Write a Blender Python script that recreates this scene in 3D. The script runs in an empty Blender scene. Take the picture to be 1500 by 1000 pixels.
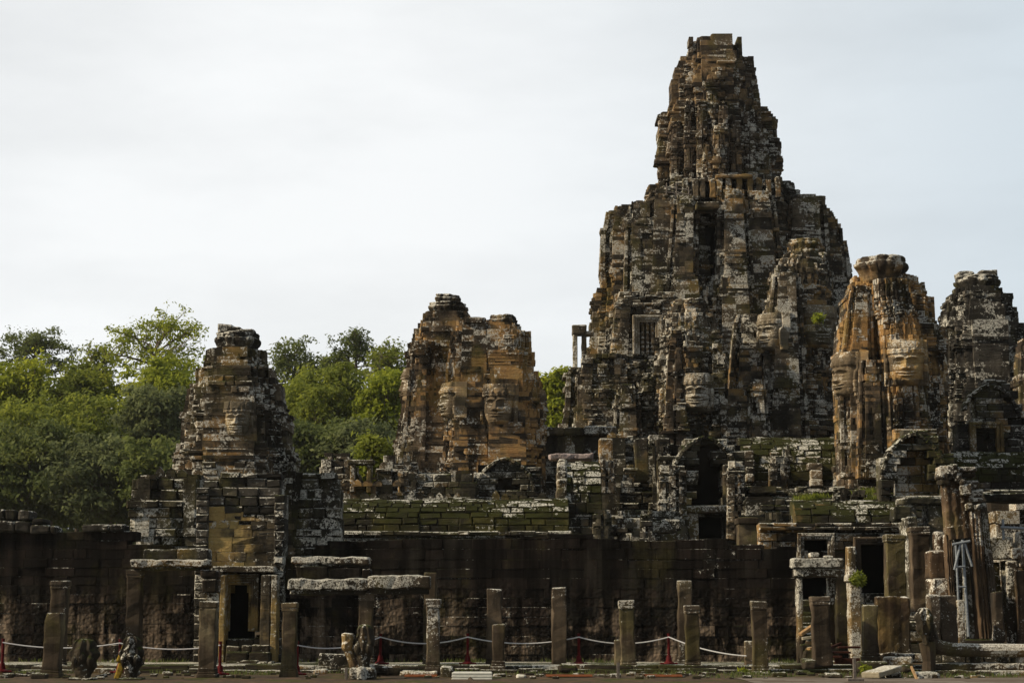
import bpy, math, random
import numpy as np
from mathutils import Vector, Matrix, noise as mnoise

SC = bpy.context.scene
COL = SC.collection
R = math.radians

# ------------------------------------------------------------------ camera
F = 2800.0                       # focal length in pixels of the 1500 px wide photograph
CAMZ = 1.75
HZ = 905.0                       # pixel row of the eye level
PITCH = math.atan((HZ - 500.0) / F)
cam_d = bpy.data.cameras.new("camera")
cam = bpy.data.objects.new("camera", cam_d)
COL.objects.link(cam)
cam.location = (0, 0, CAMZ)
cam.rotation_euler = (math.pi / 2 + PITCH, 0, 0)
cam_d.sensor_width = 36.0
cam_d.lens = 36.0 * F / 1500.0
cam_d.clip_start = 0.5
cam_d.clip_end = 3000
SC.camera = cam

# ------------------------------------------------------------------ light
SUN_EL, SUN_AZ = 33.0, 258.0     # compass degrees clockwise from +Y : the sun stands left, a little this side
w = bpy.data.worlds.new("World")
SC.world = w
w.use_nodes = True
def build_world():
    nt = w.node_tree
    nd, lk = nt.nodes, nt.links
    bg = nd["Background"]
    sky = nd.new("ShaderNodeTexSky")
    sky.sky_type = 'NISHITA'
    sky.sun_disc = False
    sky.sun_elevation = R(SUN_EL)
    sky.sun_rotation = R(SUN_AZ)
    tc = nd.new("ShaderNodeTexCoord")
    mp = nd.new("ShaderNodeMapping")
    mp.inputs['Scale'].default_value = (1.0, 1.0, 3.2)
    lk.new(tc.outputs['Generated'], mp.inputs['Vector'])
    n = nd.new("ShaderNodeTexNoise")
    n.inputs['Scale'].default_value = 2.2
    n.inputs['Detail'].default_value = 6
    n.inputs['Roughness'].default_value = .55
    lk.new(mp.outputs[0], n.inputs['Vector'])
    # cloud deck: bright towards the west (ahead), darker in the east behind the viewer
    dot = nd.new("ShaderNodeVectorMath"); dot.operation = 'DOT_PRODUCT'
    lk.new(tc.outputs['Generated'], dot.inputs[0])
    dot.inputs[1].default_value = Vector((-.36, .90, .22)).normalized()
    mr = nd.new("ShaderNodeMapRange"); mr.interpolation_type = 'SMOOTHSTEP'
    mr.inputs['From Min'].default_value = -.35
    mr.inputs['From Max'].default_value = .99
    mr.inputs['To Min'].default_value = 3.4
    mr.inputs['To Max'].default_value = 10.0
    lk.new(dot.outputs['Value'], mr.inputs['Value'])
    cr = nd.new("ShaderNodeMapRange")
    cr.inputs['From Min'].default_value = .38
    cr.inputs['From Max'].default_value = .60
    cr.inputs['To Min'].default_value = .86
    cr.inputs['To Max'].default_value = 1.03
    lk.new(n.outputs['Fac'], cr.inputs['Value'])
    mul = nd.new("ShaderNodeMath"); mul.operation = 'MULTIPLY'
    lk.new(mr.outputs[0], mul.inputs[0]); lk.new(cr.outputs[0], mul.inputs[1])
    tint = nd.new("ShaderNodeMix"); tint.data_type = 'RGBA'
    tint.inputs['A'].default_value = (.955, .985, 1.0, 1)
    tint.inputs['B'].default_value = (.985, .992, .985, 1)
    lk.new(n.outputs['Fac'], tint.inputs['Factor'])
    sx = nd.new("ShaderNodeSeparateXYZ"); lk.new(tc.outputs['Generated'], sx.inputs[0])
    bl = nd.new("ShaderNodeMapRange"); bl.interpolation_type = 'SMOOTHSTEP'
    bl.inputs['From Min'].default_value = -.08; bl.inputs['From Max'].default_value = .36
    lk.new(sx.outputs['X'], bl.inputs['Value'])
    t2 = nd.new("ShaderNodeMix"); t2.data_type = 'RGBA'
    lk.new(bl.outputs[0], t2.inputs['Factor']); lk.new(tint.outputs['Result'], t2.inputs['A'])
    t2.inputs['B'].default_value = (.67, .755, .815, 1)
    tint = t2
    sc = nd.new("ShaderNodeVectorMath"); sc.operation = 'SCALE'
    lk.new(tint.outputs['Result'], sc.inputs[0]); lk.new(mul.outputs[0], sc.inputs['Scale'])
    mix = nd.new("ShaderNodeMix"); mix.data_type = 'RGBA'
    mix.inputs['Factor'].default_value = .93          # cloud cover
    lk.new(sky.outputs[0], mix.inputs['A']); lk.new(sc.outputs[0], mix.inputs['B'])
    lk.new(mix.outputs['Result'], bg.inputs['Color'])
    bg.inputs['Strength'].default_value = .1
build_world()
sun_d = bpy.data.lights.new("sun", 'SUN')
sun_d.energy = 4.4
sun_d.angle = R(3)
sun_d.color = (1.0, .82, .57)
sun = bpy.data.objects.new("sun", sun_d)
COL.objects.link(sun)
_az = R(SUN_AZ)
_to = Vector((math.sin(_az) * math.cos(R(SUN_EL)), math.cos(_az) * math.cos(R(SUN_EL)), math.sin(R(SUN_EL))))
sun.rotation_euler = _to.to_track_quat('Z', 'Y').to_euler()
sun.location = (-60, 40, 60)
SC.view_settings.view_transform = 'Standard'
SC.view_settings.look = 'None'
SC.view_settings.gamma = 1
SC.view_settings.use_curve_mapping = False
SC.view_settings.exposure = 0.0

# ------------------------------------------------------------------ pixel <-> world
CT, ST = math.cos(PITCH), math.sin(PITCH)
def at(px, py, Y):
    v = (500.0 - py) / F
    yd = CT - v * ST
    zd = ST + v * CT
    return ((px - 750.0) / F / yd * Y, CAMZ + zd / yd * Y)
def AX(px, py, Y): return at(px, py, Y)[0]
def AZ(py, Y): return at(750, py, Y)[1]
def proj(x, y, z):
    dz = z - CAMZ
    fw = y * CT + dz * ST
    up = -y * ST + dz * CT
    return (750 + F * x / fw, 500 - F * up / fw)

# ------------------------------------------------------------------ materials
class NT:
    def __init__(s, name):
        s.m = bpy.data.materials.new(name)
        s.m.use_nodes = True
        s.t = s.m.node_tree
        s.b = s.t.nodes["Principled BSDF"]
        s.b.inputs['Specular IOR Level'].default_value = .08
        s.g = s.t.nodes.new("ShaderNodeNewGeometry")
        s.pos = s.g.outputs['Position']
    def set(s, sock, v):
        if hasattr(v, 'is_linked'): s.t.links.new(v, sock)
        elif isinstance(v, tuple) and len(v) == 3 and sock.type == 'RGBA': sock.default_value = (*v, 1)
        else: sock.default_value = v
    def noise(s, scale, detail=4, rough=.55, vec=None, stretch=None):
        n = s.t.nodes.new("ShaderNodeTexNoise")
        n.inputs['Scale'].default_value = scale
        n.inputs['Detail'].default_value = detail
        n.inputs['Roughness'].default_value = rough
        v = vec or s.pos
        if stretch: v = s.map(v, stretch)
        s.t.links.new(v, n.inputs['Vector'])
        return n.outputs['Fac']
    def voro(s, scale, feat='F1', vec=None):
        n = s.t.nodes.new("ShaderNodeTexVoronoi")
        n.feature = feat
        n.inputs['Scale'].default_value = scale
        s.t.links.new(vec or s.pos, n.inputs['Vector'])
        return n.outputs['Distance']
    def map(s, v, scale, loc=(0, 0, 0)):
        m = s.t.nodes.new("ShaderNodeMapping")
        m.inputs['Scale'].default_value = scale
        m.inputs['Location'].default_value = loc
        s.t.links.new(v, m.inputs['Vector'])
        return m.outputs[0]
    def M(s, op, a, b=0.0, c=0.0, clamp=False):
        m = s.t.nodes.new("ShaderNodeMath")
        m.operation = op
        m.use_clamp = clamp
        s.set(m.inputs[0], a); s.set(m.inputs[1], b); s.set(m.inputs[2], c)
        return m.outputs[0]
    def step(s, x, lo, hi, a=0.0, b=1.0):
        m = s.t.nodes.new("ShaderNodeMapRange")
        m.interpolation_type = 'SMOOTHSTEP'
        s.set(m.inputs['Value'], x)
        m.inputs['From Min'].default_value = lo; m.inputs['From Max'].default_value = hi
        m.inputs['To Min'].default_value = a; m.inputs['To Max'].default_value = b
        return m.outputs[0]
    def mix(s, f, a, b, mode='MIX'):
        m = s.t.nodes.new("ShaderNodeMix")
        m.data_type = 'RGBA'; m.blend_type = mode
        s.set(m.inputs['Factor'], f); s.set(m.inputs['A'], a); s.set(m.inputs['B'], b)
        return m.outputs['Result']
    def attr(s, name='rnd'):
        a = s.t.nodes.new("ShaderNodeAttribute")
        a.attribute_name = name
        return a.outputs['Fac']
    def nz(s):
        x = s.t.nodes.new("ShaderNodeSeparateXYZ")
        s.t.links.new(s.g.outputs['True Normal'], x.inputs[0])
        return x.outputs['Z']
    def z(s):
        x = s.t.nodes.new("ShaderNodeSeparateXYZ")
        s.t.links.new(s.pos, x.inputs[0])
        return x.outputs['Z']
    def bump(s, h, strength, dist):
        b = s.t.nodes.new("ShaderNodeBump")
        b.inputs['Strength'].default_value = strength
        b.inputs['Distance'].default_value = dist
        s.t.links.new(h, b.inputs['Height'])
        s.t.links.new(b.outputs[0], s.b.inputs['Normal'])
    def out(s, col, rough=.92):
        s.set(s.b.inputs['Base Color'], col)
        s.set(s.b.inputs['Roughness'], rough)
        return s.m

def stone(name, dark=(.040, .035, .028), mid=(.225, .180, .125), warm=(.36, .19, .075), warm_amt=.3, white=.5, moss=.4,
          black=.5, fine=1.0, wall_z=None, relief=0.0, bump=.07, strat=.9, streak=0.0, green=.55, mossc=(.055, .062, .014)):
    s = NT(name)
    rnd = s.attr()
    nz = s.nz()
    nmed = s.noise(.8, 4, .6)
    nfine = s.noise(9.0 * fine, 5, .75)
    nbig = s.noise(.22, 2, .5)
    f = s.M('ADD', s.M('MULTIPLY', rnd, .95), s.M('MULTIPLY', s.M('SUBTRACT', nmed, .55), 2.2), clamp=True)
    c = s.mix(f, dark, mid)
    # bare, unweathered sandstone
    wc = s.mix(s.noise(1.7, 3), warm, (warm[0] * .8, warm[1] * 1.15, warm[2] * 1.2))
    wsum = s.M('ADD', nbig, s.M('ADD', s.M('MULTIPLY', s.M('SUBTRACT', rnd, .5), .28), s.M('MULTIPLY', s.M('SUBTRACT', nmed, .5), .7)))
    thr = .88 - .55 * warm_amt
    c = s.mix(s.step(wsum, thr - .05, thr + .12, 0, .9), c, wc)
    # algae film, olive, also on upright faces
    if green:
        na = s.M('ADD', s.noise(.42, 4, .6, stretch=(1, 1, .7)), s.M('MULTIPLY', s.M('SUBTRACT', nmed, .5), .5))
        c = s.mix(s.step(na, .50, .66, 0, green), c, s.mix(nfine, (.040, .040, .010), (.115, .105, .030)))
    # dark crust in vertical runs
    nb = s.noise(1.0, 5, .65, stretch=(1.1, 1.1, .34))
    bsum = s.M('ADD', nb, s.M('MULTIPLY', s.M('SUBTRACT', s.noise(.35, 2), .5), .6))
    bt = .78 - .40 * black
    c = s.mix(s.step(bsum, bt - .05, bt + .12, 0, .88), c, (.022, .020, .017))
    # moss on whatever faces up, and creeping a little down
    ms = s.M('ADD', s.M('MULTIPLY', nz, .55), s.noise(.9, 5, .6))
    mt = 1.12 - .62 * moss
    c = s.mix(s.step(ms, mt, mt + .22, 0, .9), c, s.mix(s.noise(4.0, 3), mossc, (mossc[0] * .45, mossc[1] * .55, mossc[2] * .6)))
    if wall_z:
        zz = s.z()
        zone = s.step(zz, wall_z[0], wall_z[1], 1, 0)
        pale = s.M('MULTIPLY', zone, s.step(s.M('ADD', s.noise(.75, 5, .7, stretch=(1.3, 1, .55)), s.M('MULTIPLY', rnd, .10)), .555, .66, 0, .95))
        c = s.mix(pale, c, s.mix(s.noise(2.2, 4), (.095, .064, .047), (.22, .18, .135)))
    # crustose lichen
    nl = s.noise(6.5 * fine, 6, .75)
    nl2 = s.noise(.55, 3, .6)
    ls = s.M('ADD', s.M('ADD', nl, s.M('MULTIPLY', s.M('SUBTRACT', nl2, .5), .95)),
             s.M('ADD', s.M('MULTIPLY', s.M('SUBTRACT', rnd, .5), .22), s.M('MULTIPLY', nz, .20)))
    lt = .80 - .40 * white
    c = s.mix(s.M('MULTIPLY', s.step(ls, lt, lt + .05, 0, .9), s.step(s.noise(13.0 * fine, 3, .8), .40, .54, .12, 1)), c, s.mix(s.noise(9.0), (.48, .48, .43), (.78, .77, .71)))
    g = s.M('ADD', .45, s.M('MULTIPLY', nfine, 1.1))
    if streak: g = s.M('MULTIPLY', g, s.step(s.noise(1.0, 5, .65, stretch=(2.2, 1, .10)), .36, .62, 1 - streak, 1 + streak))
    cc = s.t.nodes.new("ShaderNodeVectorMath"); cc.operation = 'SCALE'
    s.t.links.new(c, cc.inputs[0]); s.t.links.new(g, cc.inputs['Scale'])
    strata = s.noise(2.2 * fine, 4, .6, stretch=(.5, .5, 4.5))
    h = s.M('ADD', s.M('MULTIPLY', nfine, .7), s.M('ADD', nmed, s.M('MULTIPLY', strata, strat)))
    if relief:
        v = s.voro(3.6, 'SMOOTH_F1', s.map(s.pos, (1, .6, .8)))
        v2 = s.voro(9.0, 'SMOOTH_F1')
        zz = s.z()
        h = s.M('ADD', h, s.M('MULTIPLY', s.M('ADD', v, s.M('MULTIPLY', v2, .8)), s.step(zz, 2.2, 3.4, relief, 0)))
    s.bump(h, 1.0, bump)
    return s.out(cc.outputs[0], .95)

MAT = {
    'grey':  stone("lichen_sandstone", warm_amt=.52, white=.55, moss=.42, black=.60),
    'warm':  stone("warm_sandstone", dark=(.05, .04, .03), mid=(.25, .19, .13), warm=(.44, .225, .09), warm_amt=.74, white=.50, moss=.34, black=.62),
    'spire': stone("brown_sandstone", dark=(.045, .036, .028), mid=(.19, .15, .11), warm=(.27, .155, .08), warm_amt=.62, white=.48, moss=.26, black=.60),
    'dark':  stone("dark_sandstone", dark=(.025, .024, .022), mid=(.12, .11, .095), warm_amt=.20, white=.53, moss=.35, black=.72),
    'base':  stone("mossy_sandstone", dark=(.035, .034, .026), mid=(.15, .135, .10), warm=(.26, .15, .07), warm_amt=.32, white=.51, moss=.72, black=.66),
    'roof':  stone("mossy_roof_stone", dark=(.022, .022, .011), mid=(.060, .056, .026), warm_amt=.12, white=.16, moss=.80, black=.62, mossc=(.040, .042, .011)),
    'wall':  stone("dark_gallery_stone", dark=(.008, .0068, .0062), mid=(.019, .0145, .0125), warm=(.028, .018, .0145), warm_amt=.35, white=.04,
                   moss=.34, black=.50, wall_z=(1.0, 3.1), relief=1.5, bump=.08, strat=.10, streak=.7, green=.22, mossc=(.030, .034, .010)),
    'pier':  stone("pillar_stone", dark=(.042, .033, .024), mid=(.135, .104, .074), warm=(.20, .14, .085), warm_amt=.55, white=.30, moss=.40, black=.46, fine=1.6, bump=.025, strat=.12, streak=.35,
                   mossc=(.085, .075, .022)),
    'pierw': stone("lichen_pillar_stone", dark=(.05, .04, .03), mid=(.15, .12, .09), warm=(.22, .13, .06), warm_amt=.55, white=.60, moss=.32, black=.52, fine=1.6, bump=.03),
    'lintel': stone("lichen_lintel_stone", dark=(.03, .026, .02), mid=(.09, .07, .05), warm_amt=.4, white=.53, moss=.36, black=.58, fine=1.5, bump=.05, strat=.3),
    'gate':  stone("yellow_gate_stone", dark=(.06, .052, .04), mid=(.21, .17, .11), warm=(.44, .265, .105), green=.35, warm_amt=.72, white=.43, moss=.22, black=.50),
    'brown': stone("brown_carved_stone", dark=(.05, .034, .023), mid=(.15, .105, .066), warm=(.24, .145, .062), strat=.15, streak=.45, warm_amt=.62, white=.53, moss=.20, black=.60, fine=1.5, bump=.04),
    'rubble': stone("rubble_stone", dark=(.04, .034, .026), mid=(.085, .07, .05), warm_amt=.30, white=.32, moss=.72, black=.45, fine=1.5, bump=.04),
    'facew': stone("carved_warm_sandstone", dark=(.12, .095, .065), mid=(.30, .23, .15), warm=(.42, .235, .10), warm_amt=.60, white=.46, moss=.14, black=.44, fine=1.4, bump=.02, strat=.3, green=.3),
    'faceg': stone("carved_grey_sandstone", dark=(.11, .095, .07), mid=(.30, .25, .18), warm=(.36, .22, .10), warm_amt=.45, white=.47, moss=.12, black=.38, fine=1.4, bump=.02, strat=.3, green=.4),
    'cap':   stone("lichen_capital_stone", dark=(.05, .04, .03), mid=(.15, .12, .09), warm=(.2, .13, .07), warm_amt=.5, white=.42, moss=.40, black=.5, fine=2.2, bump=.03),
    'pale':  stone("pale_stone", dark=(.30, .27, .20), mid=(.55, .53, .45), warm=(.5, .36, .2), warm_amt=.3, white=.4, moss=.1, black=.15, fine=1.5, bump=.02),
}

def plain(name, col, rough=.5, metal=0.0, var=.35, scale=6.0, bump=.0):
    s = NT(name)
    n = s.noise(scale, 5, .65)
    c = s.mix(s.step(n, .3, .7), tuple(x * (1 - var) for x in col), tuple(min(1, x * (1 + var * .6)) for x in col))
    s.b.inputs['Metallic'].default_value = metal
    if bump: s.bump(n, .6, bump)
    return s.out(c, rough)
MAT['red'] = plain("red_painted_metal", (.10, .009, .011), .5)
MAT['rope'] = plain("white_rope", (.62, .63, .66), .8, var=.15, scale=30)
MAT['steel'] = plain("grey_painted_steel", (.28, .315, .35), .5, .3, .3, 14)
MAT['wood'] = plain("weathered_wood", (.34, .22, .11), .8, 0, .45, 9, .01)
MAT['redwood'] = plain("red_brown_painted_wood", (.055, .022, .016), .7, 0, .4, 9, .01)
MAT['greywood'] = plain("grey_post_wood", (.17, .15, .135), .8, 0, .35, 12, .01)
MAT['white'] = plain("white_painted_sheet", (.62, .63, .58), .6, 0, .15, 5)
MAT['orange'] = plain("orange_plastic", (.14, .042, .010), .8, 0, .3, 7)
MAT['yellow'] = plain("yellow_lichen_stone", (.30, .21, .035), .9, 0, .6, 12, .02)
MAT['black'] = plain("painted_interior_shade", (.004, .004, .004), 1.0, 0, .5, 2, .05)  # near-black for panels behind openings: interior shade put into the colour
MAT['tarp'] = plain("grey_pink_thatch_tarp", (.36, .30, .29), .9, 0, .6, 14, .03)

def bark_mat(name, col):
    s = NT(name)
    n = s.noise(3.0, 5, .6, stretch=(1, 1, .25))
    s.bump(n, .8, .06)
    return s.out(s.mix(n, tuple(x * .5 for x in col), tuple(x * 1.4 for x in col)), .95)
MAT['bark'] = bark_mat("pale_bark", (.20, .17, .13))
MAT['barkd'] = bark_mat("dark_bark", (.09, .075, .06))

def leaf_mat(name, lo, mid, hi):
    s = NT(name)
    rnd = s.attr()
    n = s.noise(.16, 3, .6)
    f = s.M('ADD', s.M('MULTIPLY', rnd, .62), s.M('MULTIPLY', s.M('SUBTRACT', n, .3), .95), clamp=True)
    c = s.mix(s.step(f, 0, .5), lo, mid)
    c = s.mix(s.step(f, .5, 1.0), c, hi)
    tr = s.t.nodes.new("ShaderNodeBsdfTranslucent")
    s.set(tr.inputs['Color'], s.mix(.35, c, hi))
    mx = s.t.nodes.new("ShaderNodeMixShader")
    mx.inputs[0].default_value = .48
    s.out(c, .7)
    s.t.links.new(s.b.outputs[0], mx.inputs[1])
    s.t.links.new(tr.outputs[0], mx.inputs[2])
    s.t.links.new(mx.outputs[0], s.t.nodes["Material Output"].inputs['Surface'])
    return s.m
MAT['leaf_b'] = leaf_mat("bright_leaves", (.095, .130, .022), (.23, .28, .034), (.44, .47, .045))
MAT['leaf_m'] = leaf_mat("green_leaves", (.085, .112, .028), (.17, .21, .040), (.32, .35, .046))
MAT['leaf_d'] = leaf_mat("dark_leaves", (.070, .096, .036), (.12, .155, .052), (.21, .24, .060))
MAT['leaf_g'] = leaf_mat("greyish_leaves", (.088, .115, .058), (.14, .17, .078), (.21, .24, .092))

# ------------------------------------------------------------------ mesh building
QF = [(8, 9, 10, 11), (4, 5, 9, 8), (5, 6, 10, 9), (6, 7, 11, 10), (7, 4, 8, 11),
      (0, 1, 5, 4), (1, 2, 6, 5), (2, 3, 7, 6), (3, 0, 4, 7), (3, 2, 1, 0)]
class MB:
    def __init__(s, seed=0):
        s.v, s.f, s.r = [], [], []
        s.g = random.Random(seed)
    def block(s, o, t, n, u, s0, s1, h0, h1, off, d, c=.12, i=.046, j=.030, rnd=None):
        """one dressed stone: o origin, t along, n outward, u up; front face chamfered"""
        g = s.g
        b = len(s.v)
        if rnd is None: rnd = g.random()
        i = min(i, (s1 - s0) * .2, (h1 - h0) * .2)
        for (dep, ins, jj) in ((-d, 0, 0), (off - c, 0, j * .3), (off, i, j)):
            for (a, h) in ((s0 + ins, h0 + ins), (s1 - ins, h0 + ins), (s1 - ins, h1 - ins), (s0 + ins, h1 - ins)):
                if jj:
                    a += g.uniform(-jj, jj); h += g.uniform(-jj, jj); e = dep + g.uniform(-jj, jj)
                else: e = dep
                s.v.append((o[0] + t[0] * a + n[0] * e + u[0] * h, o[1] + t[1] * a + n[1] * e + u[1] * h, o[2] + t[2] * a + n[2] * e + u[2] * h))
        s.r.extend([rnd] * 12)
        s.f.extend([tuple(b + k for k in q) for q in QF])
    def course(s, P, Q, z0, z1, n, bl, off, amp, d, holes=(), ext=(0, 0), erode=0.0, pil=None, cut=None, wear=0.0, top=None, **kw):
        """one course of stones from P to Q (xy), outward normal n"""
        g = s.g
        L = math.hypot(Q[0] - P[0], Q[1] - P[1])
        if L < 1e-4: return
        t = ((Q[0] - P[0]) / L, (Q[1] - P[1]) / L, 0)
        m = max(1, round(L / g.uniform(*bl)))
        cuts = [0] + sorted((k + g.uniform(-.28, .28)) * L / m for k in range(1, m)) + [L]
        for k in range(m):
            a, b = cuts[k], cuts[k + 1]
            ox = P[0] + t[0] * (a + b) / 2; oy = P[1] + t[1] * (a + b) / 2
            o2 = off + g.uniform(-amp, amp) + (wear * (-.35 + mnoise.noise(Vector((ox * .5, oy * .5, z0 * .4))) + .45 * mnoise.noise(Vector((ox * 1.4, oy * 1.4, z0 * 1.1)))) if wear else 0) + (g.uniform(-.22, -.08) if g.random() < erode else 0)
            if pil: o2 += pil((a + b) / 2)
            if k == 0: a -= ext[0] * max(0, o2) + .004
            if k == m - 1: b += ext[1] * max(0, o2) + .004
            cx, cy = P[0] + t[0] * (a + b) / 2 + n[0] * o2, P[1] + t[1] * (a + b) / 2 + n[1] * o2
            zt_ = z1
            if top:
                zt_ = min(z1, top(cx) + g.uniform(-.03, .03))
                if zt_ - z0 < .07: continue
            if cut and cut(cx, cy, (z0 + z1) / 2): continue
            if holes and n[1] < .4:
                q = proj(cx, cy, (z0 + z1) / 2)
                if any(h(q[0], q[1]) if callable(h) else (h[0] < q[0] < h[2] and h[1] < q[1] < h[3]) for h in holes): continue
            s.block((P[0], P[1], 0), t, (n[0], n[1], 0), (0, 0, 1), a, b, z0 - .004, zt_ + .004, o2, d, **kw)
    def box(s, x0, x1, y0, y1, z0, z1, rnd=None, c=.04, i=.02, j=.01):
        """single squared stone, chamfered front (-Y)"""
        s.block((x0, y0, z0), (1, 0, 0), (0, -1, 0), (0, 0, 1), 0, x1 - x0, 0, z1 - z0, 0, y1 - y0, c, i, j, rnd)
    def rbox(s, x0, x1, y0, y1, z0, z1, r=.05, cell=.25, rough=.01, rnd=None, taper=0.0, M=None, seed=0.0):
        """rounded, weathered box on a grid"""
        rnd = s.g.random() if rnd is None else rnd
        S = (x1 - x0, y1 - y0, z1 - z0)
        C = ((x0 + x1) / 2, (y0 + y1) / 2, (z0 + z1) / 2)
        r = min(r, min(S) * .45)
        N = [max(2, min(40, int(round(k / cell)))) for k in S]
        idx = {}
        sd = s.g.uniform(0, 90) + seed
        def vert(i, jx, k):
            key = (i, jx, k)
            if key in idx: return idx[key]
            p = []
            for a, (m, sz) in zip(key, zip(N, S)):
                # a tight ring of vertices near each edge keeps corners crisp
                if a == 0: q = -.5 * sz
                elif a == m: q = .5 * sz
                elif a == 1: q = -.5 * sz + r * 1.0
                elif a == m - 1: q = .5 * sz - r * 1.0
                else: q = -.5 * sz + r + (sz - 2 * r) * (a - 1) / (m - 2)
                p.append(q)
            q = [max(-.5 * sz + r, min(.5 * sz - r, a)) for a, sz in zip(p, S)]
            dd = [a - b for a, b in zip(p, q)]
            l = math.sqrt(sum(a * a for a in dd))
            if l > 1e-6: p = [b + a / l * r for a, b in zip(dd, q)]
            f = 1 - taper * (p[2] / S[2] + .5)
            v = Vector((C[0] + p[0] * f, C[1] + p[1] * f, C[2] + p[2]))
            if rough:
                nv = mnoise.noise_vector(v * 2.2 + Vector((sd, 0, 0))) * rough + mnoise.noise_vector(v * 7 + Vector((0, sd, 0))) * rough * .5
                v = v + nv
            if M: v = M @ v
            idx[key] = len(s.v)
            s.v.append(tuple(v)); s.r.append(rnd)
            return idx[key]
        a, b, c = N
        N = [max(3, k) for k in N]; a, b, c = N
        for i in range(a):
            for jx in range(b):
                s.f.append((vert(i, jx, 0), vert(i, jx + 1, 0), vert(i + 1, jx + 1, 0), vert(i + 1, jx, 0)))
                s.f.append((vert(i, jx, c), vert(i + 1, jx, c), vert(i + 1, jx + 1, c), vert(i, jx + 1, c)))
        for i in range(a):
            for k in range(c):
                s.f.append((vert(i, 0, k), vert(i + 1, 0, k), vert(i + 1, 0, k + 1), vert(i, 0, k + 1)))
                s.f.append((vert(i, b, k), vert(i, b, k + 1), vert(i + 1, b, k + 1), vert(i + 1, b, k)))
        for jx in range(b):
            for k in range(c):
                s.f.append((vert(0, jx, k), vert(0, jx, k + 1), vert(0, jx + 1, k + 1), vert(0, jx + 1, k)))
                s.f.append((vert(a, jx, k), vert(a, jx + 1, k), vert(a, jx + 1, k + 1), vert(a, jx, k + 1)))
    def tube(s, pts, rad, n=6, rnd=.5, caps=True):
        pts = [Vector(p) for p in pts]
        rings = []
        for k, p in enumerate(pts):
            t = (pts[min(k + 1, len(pts) - 1)] - pts[max(k - 1, 0)]).normalized()
            a = t.cross(Vector((0, 0, 1)))
            if a.length < .05: a = t.cross(Vector((1, 0, 0)))
            a.normalize(); b = a.cross(t)
            r = rad[k] if isinstance(rad, (list, tuple)) else rad
            rings.append(len(s.v))
            for q in range(n):
                an = 2 * math.pi * q / n
                s.v.append(tuple(p + a * math.cos(an) * r + b * math.sin(an) * r)); s.r.append(rnd)
        for k in range(len(pts) - 1):
            for q in range(n):
                s.f.append((rings[k] + q, rings[k] + (q + 1) % n, rings[k + 1] + (q + 1) % n, rings[k + 1] + q))
        if caps:
            s.f.append(tuple(rings[0] + q for q in reversed(range(n))))
            s.f.append(tuple(rings[-1] + q for q in range(n)))
    def grid(s, fn, nu, nv, closed_u=False, rnd=None):
        b = len(s.v)
        for k in range(nv + 1):
            for q in range(nu + (0 if closed_u else 1)):
                v, rr = fn(q / nu, k / nv)
                s.v.append(tuple(v)); s.r.append(rr if rnd is None else rnd)
        W = nu if closed_u else nu + 1
        for k in range(nv):
            for q in range(nu):
                q2 = (q + 1) % W
                s.f.append((b + k * W + q, b + k * W + q2, b + (k + 1) * W + q2, b + (k + 1) * W + q))
    def build(s, name, mat, parent=None, smooth=False, loc=None):
        me = bpy.data.meshes.new(name)
        V = np.array(s.v, dtype=np.float32).reshape(-1, 3)
        off = Vector((0, 0, 0))
        if parent:
            p = parent
            while p: off += Vector(p.location); p = p.parent
            rel = off
        else:
            if loc is None:
                lo, hi = V.min(0), V.max(0)
                loc = ((lo[0] + hi[0]) / 2, (lo[1] + hi[1]) / 2, lo[2])
            rel = Vector(loc)
        V = V - np.array(rel, dtype=np.float32)
        if all(len(q) == 4 for q in s.f):
            Fa = np.array(s.f, dtype=np.int32)
            me.vertices.add(len(V)); me.vertices.foreach_set("co", V.ravel())
            me.loops.add(Fa.size); me.loops.foreach_set("vertex_index", Fa.ravel())
            me.polygons.add(len(Fa)); me.polygons.foreach_set("loop_start", np.arange(0, Fa.size, 4, dtype=np.int32))
            me.update(calc_edges=True)
        else:
            me.from_pydata([tuple(map(float, v)) for v in V], [], s.f)
            me.update()
        at_ = me.attributes.new("rnd", 'FLOAT', 'POINT')
        at_.data.foreach_set("value", np.array(s.r, dtype=np.float32))
        me.polygons.foreach_set("use_smooth", np.full(len(me.polygons), bool(smooth)))
        me.materials.append(MAT[mat] if isinstance(mat, str) else mat)
        ob = bpy.data.objects.new(name, me)
        COL.objects.link(ob)
        if parent: ob.parent = parent
        else: ob.location = rel
        return ob

def tag(o, label, cat, group=None):
    o['label'] = label; o['category'] = cat
    if group: o['group'] = group
    return o
def thing(name, label, cat, loc, group=None):
    o = bpy.data.objects.new(name, None)
    o.empty_display_size = .5
    COL.objects.link(o)
    o.location = loc
    return tag(o, label, cat, group)
def struct(o, kind='structure'):
    o['kind'] = kind
    return o

# ------------------------------------------------------------------ plans and stacks
def plan(q):
    pts = []
    for k in range(4):
        c, s_ = round(math.cos(k * math.pi / 2)), round(math.sin(k * math.pi / 2))
        for (x, y) in q: pts.append((x * c - y * s_, x * s_ + y * c))
    return pts
RED = plan([(1, .40), (.91, .40), (.91, .64), (.79, .64), (.79, .79), (.64, .79), (.64, .91), (.40, .91), (.40, 1)])
CROSS = plan([(1, .30), (.84, .30), (.84, .52), (.68, .52), (.68, .68), (.52, .68), (.52, .84), (.30, .84), (.30, 1)])
RECT = [(1, -1), (1, 1), (-1, 1), (-1, -1)]
ROUND = [(math.cos(2 * math.pi * (k + .5) / 16), math.sin(2 * math.pi * (k + .5) / 16)) for k in range(16)]
BAST = plan([(1, .22), (.93, .25), (.90, .46), (.82, .50), (.76, .70), (.70, .76), (.50, .82), (.46, .90), (.25, .93), (.22, 1)])

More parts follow.
